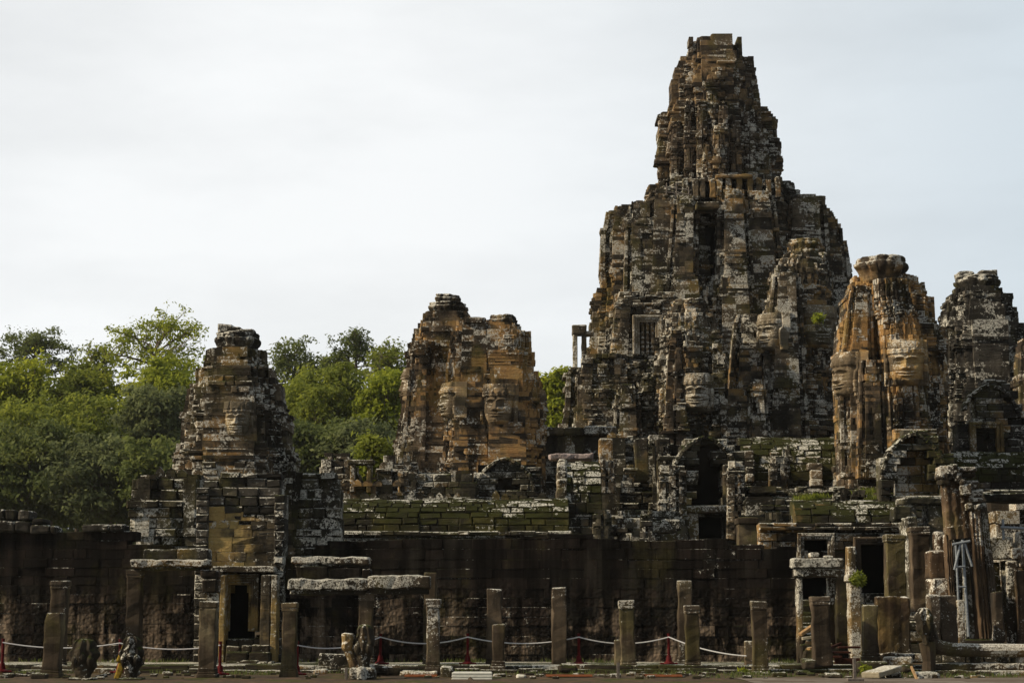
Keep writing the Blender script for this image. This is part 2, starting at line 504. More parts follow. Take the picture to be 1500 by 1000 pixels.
class Sil:
    """silhouette (py, left px, right px) of something whose middle stands at distance Y"""
    def __init__(s, rows, Y, ratio=1.0, bmax=99):
        s.Y, s.ratio, s.bmax = Y, ratio, bmax
        r = sorted(((AZ(py, Y), AX(l, py, Y), AX(r_, py, Y)) for (py, l, r_) in rows))
        s.z = [k[0] for k in r]; s.l = [k[1] for k in r]; s.r = [k[2] for k in r]
    def dim(s, z):
        l = float(np.interp(z, s.z, s.l)); r = float(np.interp(z, s.z, s.r))
        return (l + r) / 2, (r - l) / 2
    def b(s, z): return min(s.bmax, s.dim(z)[1] * s.ratio)
    def front(s, py):                       # y of the front face at picture row py
        return s.Y - s.b(AZ(py, s.Y))

def stack(mb, sil, shape=RED, course=.40, bl=(.5, .95), amp=.055, tier=2.7, d=2.0, holes=(), erode=.05, pil=.10, corn=.14, top_gap=.35, wear=.22, loose=True):
    g = mb.g
    z, zt = sil.z[0], sil.z[-1]
    tier0 = sil.z[0] - g.uniform(0, tier)
    hsh = {}; shift = {}
    while z < zt - .06:
        ph0 = ((z - tier0) / tier) % 1.0
        h = min(course * g.uniform(.8, 1.25) * (.5 if corn > .1 and (ph0 > .74 or ph0 < .1) else 1), zt - z)
        if zt - z - h < .12: h = zt - z
        zm = z + h * .55
        cx, a = sil.dim(zm); b = sil.b(zm)
        ti = int((zm - tier0) / tier)
        def coff(ph): return corn * (1.0 if ph > .86 else .45 if ph > .76 else .55 if ph < .12 else .2 if ph < .2 else 0) - corn * .4
        a2, b2 = max(a - corn * .3, .1), max(b - corn * .3, .1)
        dd = min(d, .9 * a2, .9 * b2)
        n = len(shape)
        pts = [(cx + p[0] * a2, sil.Y + p[1] * b2) for p in shape]
        last = z + h > zt - .5
        for k in range(n):
            P, Q = pts[k], pts[(k + 1) % n]
            L = math.hypot(Q[0] - P[0], Q[1] - P[1])
            if L < 1e-3: continue
            nn = ((Q[1] - P[1]) / L, -(Q[0] - P[0]) / L)
            def cvx(i):
                A, B, C = pts[(i - 1) % n], pts[i % n], pts[(i + 1) % n]
                return 1 if (B[0] - A[0]) * (C[1] - B[1]) - (B[1] - A[1]) * (C[0] - B[0]) > 0 else 0
            def pl(u, k=k, ti=ti):
                key = (ti, k, int(u / .6))
                if key not in hsh: hsh[key] = pil * g.choice((0, 0, 0, .4, .9, -.6, -1.3))
                return hsh[key]
            cut = (lambda x, y, z_: g.random() < top_gap) if last and top_gap else None
            if loose and k // 2 not in shift: shift[k // 2] = g.choice((0, 0, .12, -.15, .35, .5))
            off = coff(((zm - tier0) / tier + (shift[k // 2] if loose else 0)) % 1.0)
            mb.course(P, Q, z, z + h, nn, bl, off, amp, dd, holes, (cvx(k), cvx(k + 1)), erode, pl if L > .5 else None, cut, wear)
        z += h
    return mb

def wallrun(mb, x0, x1, yf, z0, top, course=.42, bl=(.6, 1.2), amp=.025, d=.9, holes=(), ny=-1, erode=.02, off=0, **kw):
    """straight masonry wall facing the viewer, top = function x -> z"""
    z = z0
    zmax = max(top(x0 + (x1 - x0) * k / 60) for k in range(61))
    while z < zmax - .05:
        h = course * mb.g.uniform(.85, 1.15)
        mb.course((x0, yf), (x1, yf), z, z + h, (0, ny), bl, off, amp, d, holes, (0, 0), erode, None, None, top=top, **kw)
        z += h

def steps_fn(rows, Y):
    """rows of (px, py): the top edge steps to py from px on"""
    xs = [AX(px, py, Y) for px, py in rows]; zs = [AZ(py, Y) for px, py in rows]
    def f(x):
        k = 0
        while k + 1 < len(xs) and x >= xs[k + 1]: k += 1
        return zs[k]
    return f

def vault(mb, pxl, pxr, y_eave, z_eave, depth, rise, rows=9, bl=(.5, .9), amp=.03, d=.6, cut=None):
    """corbelled vault roof: curved profile of stone courses along x"""
    x0, x1 = pxl, pxr
    prof = []
    for k in range(rows + 1):
        t = k / rows
        prof.append((y_eave + depth * (1 - math.cos(t * math.pi / 2)) ** .9, z_eave + rise * math.sin(t * math.pi / 2) ** .92))
    for k in range(rows):
        (ya, za), (yb, zb) = prof[k], prof[k + 1]
        l = math.hypot(yb - ya, zb - za)
        u = (0, (yb - ya) / l, (zb - za) / l)
        n = (0, -(zb - za) / l, (yb - ya) / l)
        L = x1 - x0
        m = max(1, round(L / mb.g.uniform(*bl)))
        cuts = [0] + sorted((q + mb.g.uniform(-.3, .3)) * L / m for q in range(1, m)) + [L]
        for q in range(m):
            if cut and cut(x0 + (cuts[q] + cuts[q + 1]) / 2, zb): continue
            mb.block((x0, ya, za), (1, 0, 0), n, u, cuts[q] - .004, cuts[q + 1] + .004, -.004, l + .004, mb.g.uniform(-amp, amp) + .10 * mnoise.noise(Vector((x0 + cuts[q], ya, za)) * .6), d)

def crest(parent, mat, x0, x1, y, z, w=.42, h=.5, gap=.2, seed=0):
    """row of small pointed ridge stones, each a part of its own"""
    x = x0
    rg = random.Random(seed)
    while x < x1 - w:
        if rg.random() > gap:
            mb = MB(seed)
            hh = h * rg.uniform(.7, 1.1); ww = w * rg.uniform(.8, 1.0)
            r = rg.random()
            out = [(-.5, 0), (.5, 0), (.55, .4), (.32, .72), (0, 1), (-.32, .72), (-.55, .4)]
            for dy in (-.14, .14):
                for (p, q) in out: mb.v.append((x + ww / 2 + p * ww, y + dy + rg.uniform(-.03, .03), z + q * hh)); mb.r.append(r)
            mb.f.append(tuple(range(7)))
            mb.f.append(tuple(7 + k for k in reversed(range(7))))
            for k in range(7):
                k2 = (k + 1) % 7
                mb.f.append((k2, k, 7 + k, 7 + k2))
            mb.build('crest_stone', mat, parent)
        x += w * rg.uniform(1.0, 1.15)

def arch_blocks(mb, xc, yf, z0, half, rise, thick=.5, out=.3, n=11, d=.8, broken=()):
    thick, out, n = thick * .30, out * .4, n * 3 - 2
    """many-lobed pediment arch standing proud of a facade"""
    pts = []
    for k in range(n + 1):
        t = -1 + 2 * k / n
        ang = t * math.pi / 2
        pts.append((xc + half * math.sin(ang) * (1 - .10 * abs(math.sin(ang * 2))), z0 + rise * math.cos(ang) ** .8 + .12 * rise * max(0, 1 - abs(t) * 3)))
    for k in range(n):
        if k in broken or mb.g.random() < .16: continue
        (xa, za), (xb, zb) = pts[k], pts[k + 1]
        l = math.hypot(xb - xa, zb - za)
        t = ((xb - xa) / l, 0, (zb - za) / l)
        u = (-t[2], 0, t[0])
        mb.block((xa, yf, za), t, (0, -1, 0), u, -.03, l + .03, -thick * mb.g.uniform(.9, 1.1), thick * .35 * mb.g.uniform(.6, 1.3), out + mb.g.uniform(-.04, .04), d, .08, .05, .03)

# ------------------------------------------------------------------ carved faces
def face_height(u, v):
    e = np.exp
    wj = np.where(v > -.15, .96, .96 - .34 * np.clip((-.15 - v) / .9, 0, 1) ** 1.6)
    head = .62 * np.sqrt(np.clip(1 - (u / wj) ** 2, 0, 1))
    head *= np.where(v < -.72, np.sqrt(np.clip(1 - ((v + .72) / .36) ** 2, 0, 1)), 1)
    h = head.copy()
    inside = (np.abs(u) < wj).astype(float)
    au = np.abs(u)
    brow = .44 + .10 * np.cos(au * 4.2 - 1.5)
    h += .12 * e(-((v - brow) / .065) ** 2) * e(-((au - .36) / .34) ** 4) * inside
    h -= .17 * e(-((au - .38) / .22) ** 2 - ((v - .22) / .17) ** 2)
    h += .11 * e(-((au - .38) / .19) ** 2 - ((v - .20) / .085) ** 2)
    h -= .05 * e(-((au - .38) / .22) ** 2 - ((v - .115) / .03) ** 2)
    nt = np.clip((.45 - v) / .62, 0, 1)
    nw = .09 + .17 * nt ** 2
    h += (.08 + .24 * nt) * e(-(u / nw) ** 2) * (1 / (1 + e((-.20 - v) * -45)) * -1 + 1) * (v < .5) * 1.0
    h += .11 * e(-((au - .20) / .09) ** 2 - ((v + .11) / .08) ** 2)
    mc = -.45 + .20 * u ** 2
    h += .17 * e(-((v - mc - .065) / .055) ** 2) * e(-(u / .46) ** 4)
    h += .19 * e(-((v - mc + .085) / .065) ** 2) * e(-(u / .36) ** 4)
    h -= .13 * e(-((v - mc) / .03) ** 2) * e(-(u / .52) ** 4)
    h += .09 * e(-(u / .22) ** 2 - ((v + .83) / .11) ** 2)
    h += .06 * e(-((au - .55) / .22) ** 2 - ((v + .18) / .25) ** 2)
    ear = e(-((au - 1.10) / .10) ** 4) * (1 / (1 + e((v - .45) * 18))) * (1 / (1 + e((-.85 - v) * 18)))
    h = np.maximum(h, .30 * ear * (1 - .35 * e(-((au - 1.1) / .045) ** 2)))
    # diadem and hair
    d1 = ((v > .72) & (v < 1.02))
    h = np.where(d1 & (au < 1.02), .60 * np.sqrt(np.clip(1 - (u / 1.06) ** 2, 0, 1)) + .10 + .035 * np.sin(u * 16), h)
    d2 = v >= 1.02
    h = np.where(d2 & (au < 1.0), .62 * np.sqrt(np.clip(1 - (u / 1.05) ** 2, 0, 1)) * np.clip(1.65 - .6 * v, 0, 1) + .05, h)
    return h
def carved_face(parent, mat, px, py, wpx, Y, yaw=0.0, depth=.85, seed=0, course=.36):
    """head relief; px,py the middle of the face, wpx the half width of the head, yaw turns it (degrees, + to the left)"""
    x, z = at(px, py, Y)
    hw = wpx / F * Y
    nu, nv = 64, 76
    U, V = np.meshgrid(np.linspace(-1.3, 1.3, nu + 1), np.linspace(-1.12, 1.62, nv + 1))
    H = face_height(U, V) * hw * depth * 1.35
    g = np.random.default_rng(seed)
    cv = course / hw
    row = np.floor((V + 5) / cv)
    tab = g.uniform(0, 1, (200, 60)); so = g.uniform(0, 1, 200)
    ri = row.astype(int) % 200
    bw = cv * 1.9
    ci = np.floor((U + 4 + so[ri] * bw) / bw).astype(int) % 60
    rnd = tab[ri, ci]
    fv = ((V + 5) / cv) % 1; fu = ((U + 4 + so[ri] * bw) / bw) % 1
    H += (tab[(ri + 7) % 200, (ci + 3) % 60] - .5) * .035 * (H > .02)
    H -= .035 * (np.exp(-(np.minimum(fv, 1 - fv) / .06) ** 2) + np.exp(-(np.minimum(fu, 1 - fu) / .04) ** 2)) * (H > .05)
    X0, Z0 = U * hw, V * hw
    lowf = np.array([[mnoise.noise(Vector((U[k, q] * hw * 2.2, V[k, q] * hw * 2.2, seed * 3.1))) + .5 * mnoise.noise(Vector((U[k, q] * hw * 6, V[k, q] * hw * 6, seed))) for q in range(nu + 1)] for k in range(nv + 1)])
    H += lowf * .028 * (H > .02) + g.normal(0, .010, H.shape)
    edge = (np.abs(U) > 1.24) | (V < -1.08) | (V > 1.58)
    H = np.where(edge, -.6, H)
    ya = R(yaw)
    n = (-math.sin(ya), -math.cos(ya)); t = (math.cos(ya), -math.sin(ya))
    mb = MB(seed)
    for k in range(nv + 1):
        for q in range(nu + 1):
            u, v, h = U[k, q] * hw, V[k, q] * hw, H[k, q]
            mb.v.append((x + t[0] * u + n[0] * h, Y + t[1] * u + n[1] * h, z + v)); mb.r.append(float(rnd[k, q]))
    W = nu + 1
    for k in range(nv):
        for q in range(nu): mb.f.append((k * W + q, k * W + q + 1, (k + 1) * W + q + 1, (k + 1) * W + q))
    return mb.build('carved_face', mat, parent, smooth=True)

def lotus(parent, mat, pxl, pxr, pyt, pyb, Y, seed=0, name='lotus_crown', petals=14):
    """flared petal crown on top of a tower"""
    g = random.Random(seed)
    (xl, zt), (xr, zb) = at(pxl, pyt, Y), at(pxr, pyb, Y)
    xl, xr = AX(pxl, (pyt + pyb) / 2, Y), AX(pxr, (pyt + pyb) / 2, Y)
    r, xc, h = (xr - xl) / 2, (xl + xr) / 2, zt - zb
    pr = [(0, -.3), (.68, -.3), (.74, 0), (.80, .18), (.92, .36), (1.0, .52), (1.0, .66), (.90, .72), (.90, .86), (.84, .98), (.6, 1.02), (0, 1.0)]
    mb = MB(seed)
    jit = [g.uniform(.93, 1.04) for _ in range(petals)]
    def fn(u, v):
        k = v * (len(pr) - 1); i = min(int(k), len(pr) - 2); f = k - i
        rr = pr[i][0] * (1 - f) + pr[i + 1][0] * f; zz = pr[i][1] * (1 - f) + pr[i + 1][1] * f
        ang = 2 * math.pi * u
        p = (u * petals) % 1; ip = int(u * petals) % petals
        m = 1.0
        if .25 < zz < .9: m = jit[ip] * (.90 + .10 * math.sin(math.pi * p) ** .6)
        w_ = Vector((math.cos(ang) * rr * r * m, math.sin(ang) * rr * r * m, zz * h))
        w_ += mnoise.noise_vector(w_ * 1.5 + Vector((seed, 0, 0))) * .10 + mnoise.noise_vector(w_ * 5) * .04
        return (xc + w_.x, Y + w_.y, zb + w_.z), (ip * .37) % 1
    mb.grid(fn, 112, 22, True)
    return mb.build(name, mat, parent, smooth=True)

def jambs(mb, l, r, t, b, Y, w=.22, proud=.12, d=.5, rows=3, lint=.35):
    """door or window surround: two jambs and a lintel, stepped"""
    for k in range(rows):
        ww = w * (k + 1) / rows; wp = w * k / rows
        pr = proud * (k + 1) / rows
        zt, zb = AZ(t, Y), AZ(b, Y)
        xl, xr = AX(l, (t + b) / 2, Y), AX(r, (t + b) / 2, Y)
        mb.box(xl - ww, xl - wp + .003, Y - pr, Y + d, zb, zt + ww, rnd=.6)
        mb.box(xr + wp - .003, xr + ww, Y - pr, Y + d, zb, zt + ww, rnd=.55)
        mb.box(xl - wp, xr + wp, Y - pr + .003, Y + d, zt + wp, zt + ww, rnd=.7)

# ================================================================== SETTING
def sheet(name, x0, x1, y0, y1, z, mat, nx=1, ny=1, amp=0):
    mb = MB(3)
    def fn(u, v):
        x, y = x0 + (x1 - x0) * u, y0 + (y1 - y0) * v
        return (x, y, z + (mnoise.noise(Vector((x * .5, y * .5, z))) * amp if amp else 0)), .5
    mb.grid(fn, nx, ny)
    return mb.build(name, mat)
def ground_mat():
    s = NT("packed_earth_with_grass")
    n = s.noise(.5, 6, .65); n2 = s.noise(5, 5, .7)
    c = s.mix(n2, (.040, .031, .022), (.085, .066, .047))
    c = s.mix(s.step(n, .50, .60), c, s.mix(n2, (.030, .040, .010), (.07, .08, .018)))
    c = s.mix(s.step(s.noise(1.6, 5, .7), .48, .60, 0, .8), c, s.mix(n2, (.10, .055, .030), (.16, .11, .075)))
    s.bump(n2, .8, .08)
    return s.out(c, .95)
def paving_mat():
    s = NT("pale_stone_paving")
    br = s.t.nodes.new("ShaderNodeTexBrick")
    br.inputs['Scale'].default_value = 1.0
    br.inputs['Brick Width'].default_value = 1.4; br.inputs['Row Height'].default_value = .8
    br.inputs['Mortar Size'].default_value = .012
    br.inputs['Color1'].default_value = (.10, .075, .055, 1); br.inputs['Color2'].default_value = (.20, .175, .15, 1)
    br.inputs['Mortar'].default_value = (.04, .04, .02, 1)
    s.t.links.new(s.pos, br.inputs['Vector'])
    n = s.noise(2.5, 5, .6)
    c = s.mix(s.step(n, .35, .7, 0, .6), br.outputs['Color'], (.12, .10, .075))
    s.bump(n, .4, .02)
    return s.out(c, .9)
struct(sheet('ground', -900, 900, -60, 1500, 0, ground_mat()))
struct(sheet('paving', 6.6, 24, 46, 57.5, .012, paving_mat(), 40, 20, .008))
mb = MB(5)                                                   # terrace in front of the gallery
for k, (y, z0, z1) in enumerate(((62.6, -.1, .12), (63.0, .10, .24))):
    x = -24.0
    while x < 13.2:
        wd = mb.g.uniform(.7, 1.7)
        mb.rbox(x, x + wd - .02, y, 80 if mb.g.random() < 0 else y + 1.2, z0, z1 + mb.g.uniform(-.03, .03), .03, .3, .025)
        x += wd
mb.rbox(-24, 13.2, 63.9, 76, -.1, .20, .05, 2, .01)
struct(mb.build('terrace', 'rubble'))

# ================================================================== OUTER GALLERY
def gallery_wall(name, label, rows, pxl, pxr, Y, seed, holes=(), coping=()):
    t = thing(name, label, 'wall', (AX((pxl + pxr) / 2, 880, Y), Y, .2))
    mb = MB(seed)
    wallrun(mb, AX(pxl, 880, Y), AX(pxr, 880, Y), Y, .1, steps_fn(rows, Y), .36, (.6, 1.3), .020, 1.0, holes, erode=0, c=.035, i=.014, j=.012)
    mb.build('masonry', 'wall', t)
    if coping:
        mb = MB(seed + 1)
        for (a, b, t_, bt) in coping:
            x0, x1 = AX(a, t_, Y), AX(b, t_, Y); z0, z1 = AZ(bt, Y), AZ(t_, Y)
            x = x0
            while x < x1 - .15:
                wd = min(mb.g.uniform(.5, 1.0), x1 - x)
                mb.rbox(x, x + wd - .02, Y - .18, Y + 1.0, z0, z1 + mb.g.uniform(-.06, .03), .07, .16, .05)
                x += wd
        mb.build('coping', 'dark', t)
    return t
YW = 70.0
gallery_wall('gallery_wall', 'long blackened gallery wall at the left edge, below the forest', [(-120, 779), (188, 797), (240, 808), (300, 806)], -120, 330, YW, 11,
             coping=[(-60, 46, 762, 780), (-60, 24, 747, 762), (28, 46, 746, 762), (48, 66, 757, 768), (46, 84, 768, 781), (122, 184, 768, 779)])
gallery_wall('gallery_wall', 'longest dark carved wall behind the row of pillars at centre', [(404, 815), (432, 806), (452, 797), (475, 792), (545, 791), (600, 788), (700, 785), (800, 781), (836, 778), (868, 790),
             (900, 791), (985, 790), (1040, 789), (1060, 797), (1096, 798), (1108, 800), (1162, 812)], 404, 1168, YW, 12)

# ------------------------------------------------------------------ pillars
def pillar(px, pyt, pyb, wpx, Y, label, mat='pier', cap=True, base=True, lean=(0, 0), seed=0, group='standing stone pillars of the outer gallery', taper=.02):
    x, zb = at(px, pyb, Y); zt = AZ(pyt, Y)
    hw = wpx / 2 / F * Y
    t = thing('stone_pillar', label, 'pillar', (x, Y, zb), group)
    H = zt - zb
    mb = MB(seed)
    b0 = .34 if base else 0
    c0 = .26 if cap else 0
    mb.rbox(x - hw, x + hw, Y - hw, Y + hw, zb + b0 * .9, zt - c0 * .8, .035, .18, .046, taper=taper, rnd=.3 + .5 * mb.g.random())
    mb.build('shaft', mat, t)
    if base:
        mb = MB(seed + 500)
        mb.rbox(x - hw * 1.22, x + hw * 1.22, Y - hw * 1.22, Y + hw * 1.22, zb - .12, zb + .17, .03, .16, .025, rnd=.45)
        mb.rbox(x - hw * 1.12, x + hw * 1.12, Y - hw * 1.12, Y + hw * 1.12, zb + .16, zb + .25, .03, .16, .015, rnd=.5)
        mb.rbox(x - hw * 1.06, x + hw * 1.06, Y - hw * 1.06, Y + hw * 1.06, zb + .24, zb + .35, .025, .16, .015, rnd=.4)
        mb.build('base', mat, t)
    if cap:
        mb = MB(seed + 900)
        mb.rbox(x - hw * 1.05, x + hw * 1.05, Y - hw * 1.05, Y + hw * 1.05, zt - .27, zt - .17, .02, .16, .015, rnd=.7)
        mb.rbox(x - hw * 1.10, x + hw * 1.10, Y - hw * 1.10, Y + hw * 1.10, zt - .18, zt, .03, .16, .035, rnd=.6)
        mb.build('capital', 'cap', t)
    t.rotation_euler = (R(lean[0]), R(lean[1]), 0)
    return t
# (px, top, bottom, width, Y, label, cap, base, lean)
PILL = [
    (75, 897, 993, 24, 58.0, 'front stub pillar of the leftmost pair, lower and mossy brown', False, True, (0, 1.5)),
    (82, 850, 980, 23, 64.5, 'taller pillar standing right behind the leftmost mossy stub', True, True, (0, .5)),
    (196, 834, 975, 21, 65.5, 'pale grey green pillar carrying the left end of the white lintel', True, True, (0, 0)),
    (304, 881, 995, 24, 58.0, 'thick worn pillar just left of the stepped doorway', True, True, (0, .6)),
    (423, 882, 990, 21, 58.5, 'brown pillar just right of the stepped doorway', True, True, (0, .3)),
    (535, 868, 974, 22, 65.5, 'pillar behind the cobra statue, under the joint of two lintels', True, True, (0, 0)),
    (629, 838, 980, 18, 66.5, 'greenish pillar hidden behind another at the right end of the porch lintel', False, True, (0, 0)),
    (634, 877, 985, 19, 60.5, 'brown pillar with white lichen cap before the right end of the porch', True, True, (0, .5)),
    (723, 863, 978, 21, 66.5, 'tall square pillar directly behind a half height one', False, True, (0, .4)),
    (730, 914, 983, 18, 62.9, 'half height pillar standing in front of a tall square one', False, True, (0, 0)),
    (818.5, 860, 980, 21, 66.0, 'plain free standing olive brown pillar, alone between two red posts', False, False, (0, .3)),
    (921, 879, 981, 21, 63.5, 'slightly leaning mossy pillar with lichen corners beside a small stone stub', True, True, (0, -1.2)),
    (1004, 850, 976, 20, 67.0, 'tallest pillar of the right pair, standing behind a shorter one', False, True, (0, 0)),
    (1015, 886, 981, 20, 63.5, 'shorter pillar in front of the tallest one of the right pair', True, True, (0, -.5)),
    (1114.5, 880, 990, 21, 62.4, 'free standing brown pillar before the right end of the long dark wall', True, True, (0, -.4)),
    (1205, 873, 976, 25, 62.0, 'leaning light brown pillar before the white lichen doorway', True, False, (0, -1.8)),
]
for k, (px, t_, b_, wd, Y, lab, cp, bs, ln) in enumerate(PILL):
    rl = random.Random(k * 7 + 1)
    pillar(px, t_, b_, wd, Y, lab, 'pier', cp, bs, (ln[0] + rl.uniform(-.6, .6), ln[1] + rl.uniform(-.7, .7)), seed=30 + k, taper=rl.uniform(0, .07))
def stub(px, t_, b_, wd, Y, lab, seed, mat='pier'):
    x, zb = at(px, b_, Y); zt = AZ(t_, Y); hw = wd / 2 / F * Y
    mb = MB(seed)
    mb.rbox(x - hw, x + hw, Y - hw, Y + hw, zb - .05, zt, .04, .15, .03)
    tag(mb.build('stone_stub', mat), lab, 'stone', 'low stone stubs between the pillars')
stub(906, 937, 980, 12, 65.0, 'low stone stub left of the mossy leaning pillar', 61)
stub(1098, 938, 982, 14, 65.0, 'low stone stub close left of the rightmost lone pillar', 62)

# ------------------------------------------------------------------ lintels of the ruined porches
def lintel(l, r, t_, b_, Y, dep, label, mat='lintel', seed=0, name='stone_lintel', group='fallen porch lintels', r_=.05, rough=.06):
    mb = MB(seed)
    x0, x1 = AX(l, t_, Y), AX(r, t_, Y); z0, z1 = AZ(b_, Y), AZ(t_, Y)
    mb.rbox(x0, x1, Y - dep / 2, Y + dep / 2, z0 + (z1 - z0) * .3, z1, r_, .16, rough, rnd=.8)
    mb.rbox(x0 + .08, x1 - .08, Y - dep / 2 + .1, Y + dep / 2 - .1, z0, z0 + (z1 - z0) * .34, r_ * .6, .2, rough * .6, rnd=.25)
    return tag(mb.build(name, mat), label, 'lintel', group)
lintel(195, 309, 820, 835, 65.5, 1.0, 'long white crusted lintel over the left porch pillar', seed=71)
lintel(430, 541, 816, 831, 66.5, 1.0, 'upper lichen edged cornice slab above the long right porch lintel', seed=72)
lintel(424, 540, 848, 871, 65.5, .9, 'left one of the two porch lintels right of the doorway, scalloped edge', 'lintel', seed=73)
lintel(541, 631, 843, 870, 65.5, .95, 'right one of the two porch lintels, whiter and set higher', 'lintel', seed=74)
def course_row(name, label, l, r, t_, b_, Y, dep, mat, seed, group='loose courses above the porches'):
    mb = MB(seed)
    x0, x1 = AX(l, t_, Y), AX(r, t_, Y); z0, z1 = AZ(b_, Y), AZ(t_, Y)
    x = x0
    while x < x1 - .1:
        wd = min(mb.g.uniform(.8, 1.6), x1 - x)
        mb.rbox(x, x + wd - .015, Y - dep / 2, Y + dep / 2, z0, z1 + mb.g.uniform(-.05, .03), .06, .2, .04)
        x += wd
    return tag(mb.build(name, mat), label, 'stonework', group)
course_row('stone_course', 'dark rounded stones lying on the left white lintel', 213, 309, 804, 820, 66.0, .8, 'dark', 75)
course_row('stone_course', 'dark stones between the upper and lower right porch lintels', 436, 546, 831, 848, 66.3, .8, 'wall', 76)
mb = MB(77)                                                         # corbel and post at the right end of the left lintel
x0, z0 = at(299, 900, 65.5); x1 = AX(318, 900, 65.5)
mb.rbox(x0 + .1, x1, 65.2, 65.9, .2, AZ(868, 65.5), .04, .2, .03)
mb.rbox(x0 - .02, x1 + .03, 65.0, 66, AZ(868, 65.5), AZ(848, 65.5), .05, .15, .04)
mb.rbox(x0 - .1, x1 + .05, 65.0, 66, AZ(848, 65.5), AZ(835, 65.5), .08, .15, .04)
tag(mb.build('corbelled_post', 'brown'), 'brown bracketed post under the right end of the left white lintel', 'post')

# ================================================================== TEMPLE MASSES
def tower_root(name, label, px, Y, cat='tower', group=None):
    return thing(name, label, cat, (AX(px, 900, Y), Y, 0), group)
def st(parent, name, mat, rows, Y, seed, shape=RED, ratio=1.0, bmax=99, **kw):
    s = Sil(rows, Y, ratio, bmax)
    mb = MB(seed)
    stack(mb, s, shape, **kw)
    mb.build(name, mat, parent)
    return s

# ---- left gate tower with one face
T = tower_root('gate_tower', 'single face tower at left with broken lotus crown, trees behind it', 345, 80)
sT = st(T, 'tower_body', 'grey', [(514, 303, 390), (540, 300, 393), (543, 291, 403), (566, 289, 405), (570, 279, 413), (620, 271, 424), (650, 269, 426), (655, 263, 429), (684, 260, 436), (720, 262, 432), (900, 262, 432)],
        80, 101, RED, course=.25, bl=(.3, .6), tier=1.9, corn=.15)
lotus(T, 'dark', 312, 383, 488, 514, 80, 3, petals=12)
mb = MB(104)
for (l, r, t_, b_) in ((322, 344, 477, 490), (346, 374, 484, 491), (334, 356, 480, 491)):
    mb.rbox(AX(l, t_, 80), AX(r, t_, 80), 79.4, 80.6, AZ(b_, 80), AZ(t_, 80), .08, .2, .06)
mb.build('finial_stone', 'dark', T)
yf = sT.front(620)
carved_face(T, 'faceg', 348, 619, 20, yf + .12, 4, .8, 7, .33)
carved_face(T, 'faceg', 281, 622, 18, 80.2, 82, .6, 8, .33)
mb = MB(105)
arch_blocks(mb, AX(345, 690, yf), yf + .1, AZ(690, yf), 48 / F * yf, 1.15, .30, .25, 13)
mb.build('pediment', 'base', T)

# front of the gate with the stepped doorway
Gt = thing('gate_porch', 'yellow patched stone doorway front below the left face tower', 'gateway', (AX(352, 930, 69.6), 69.6, 0))
mb = MB(111)
DOOR = (333, 857, 365, 926)
wallrun(mb, AX(298, 780, 69.6), AX(408, 780, 69.6), 69.6, .2, lambda x: AZ(757 + 55 * mnoise.noise(Vector((x * 1.9, 3, 0))), 69.6), .30, (.45, .95), .025, 1.2, [(320, 846, 378, 1000)], c=.03, i=.014)
mb.build('masonry', 'gate', Gt)
mb = MB(1110)
wallrun(mb, AX(297, 780, 69.55), AX(409, 780, 69.55), 69.64, AZ(790, 69.6), steps_fn([(298, 704), (312, 697), (325, 692), (384, 694), (394, 702), (402, 712)], 69.6), .30, (.4, .8), .05, 1.2, erode=.1)
mb.build('upper_masonry', 'dark', Gt)
mb = MB(112)
jambs(mb, 334, 364, 856, 924, 69.4, .38, .16, .6, 4)
mb.build('door_frame', 'gate', Gt)
mb = MB(113)
mb.rbox(AX(297, 835, 69.2), AX(404, 835, 69.2), 68.9, 69.7, AZ(838, 69.2), AZ(829, 69.2), .04, .2, .03, rnd=.8)
mb.build('cornice', 'lintel', Gt)
mb = MB(114)
for (l, r, t_) in ((383, 397, 842), (398, 407, 842), (323, 331, 842), (308, 322, 838)):
    mb.rbox(AX(l, 900, 68.9), AX(r, 900, 68.9), 68.6, 69.6, .2, AZ(t_, 68.9), .03, .2, .02)
mb.build('door_pilaster', 'gate', Gt)
mb = MB(115)
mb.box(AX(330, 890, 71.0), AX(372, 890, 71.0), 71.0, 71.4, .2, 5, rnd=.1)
mb.build('black_shade_panel', 'black', Gt)  # black panel paints the shade inside the doorway
mb = MB(116)                                                        # side piers, black with lichen
for (l, r, top_) in ((286, 304, 716), (401, 416, 722)):
    mb = MB(116 + l)
    wallrun(mb, AX(l, 800, 69.4), AX(r, 800, 69.4), 69.4, .2, lambda x, t_=top_: AZ(t_ + 20 * mnoise.noise(Vector((x * 3, 8, 0))), 69.4), .27, (.28, .6), .09, 1.2, erode=.12)
    mb.build('side_pier', 'dark', Gt)
mb = MB(117)
for k, (l, r, t_, b_, Y) in enumerate(((331, 396, 934, 945, 68.9), (331, 396, 945, 955, 68.4), (331, 396, 955, 966, 67.9), (330, 398, 968, 976, 67.2), (340, 392, 976, 990, 66.0))):
    x = AX(l, t_, Y); xe = AX(r, t_, Y)
    while x < xe - .1:
        wd = min(mb.g.uniform(.35, .8), xe - x)
        mb.rbox(x, x + wd - .02, Y, Y + 2.5, 0, AZ(t_, Y) + mb.g.uniform(-.05, .03), .05, .15, .04)
        x += wd
tag(mb.build('stone_steps', 'rubble'), 'uneven mossy stone steps leading up into the dark doorway', 'steps')

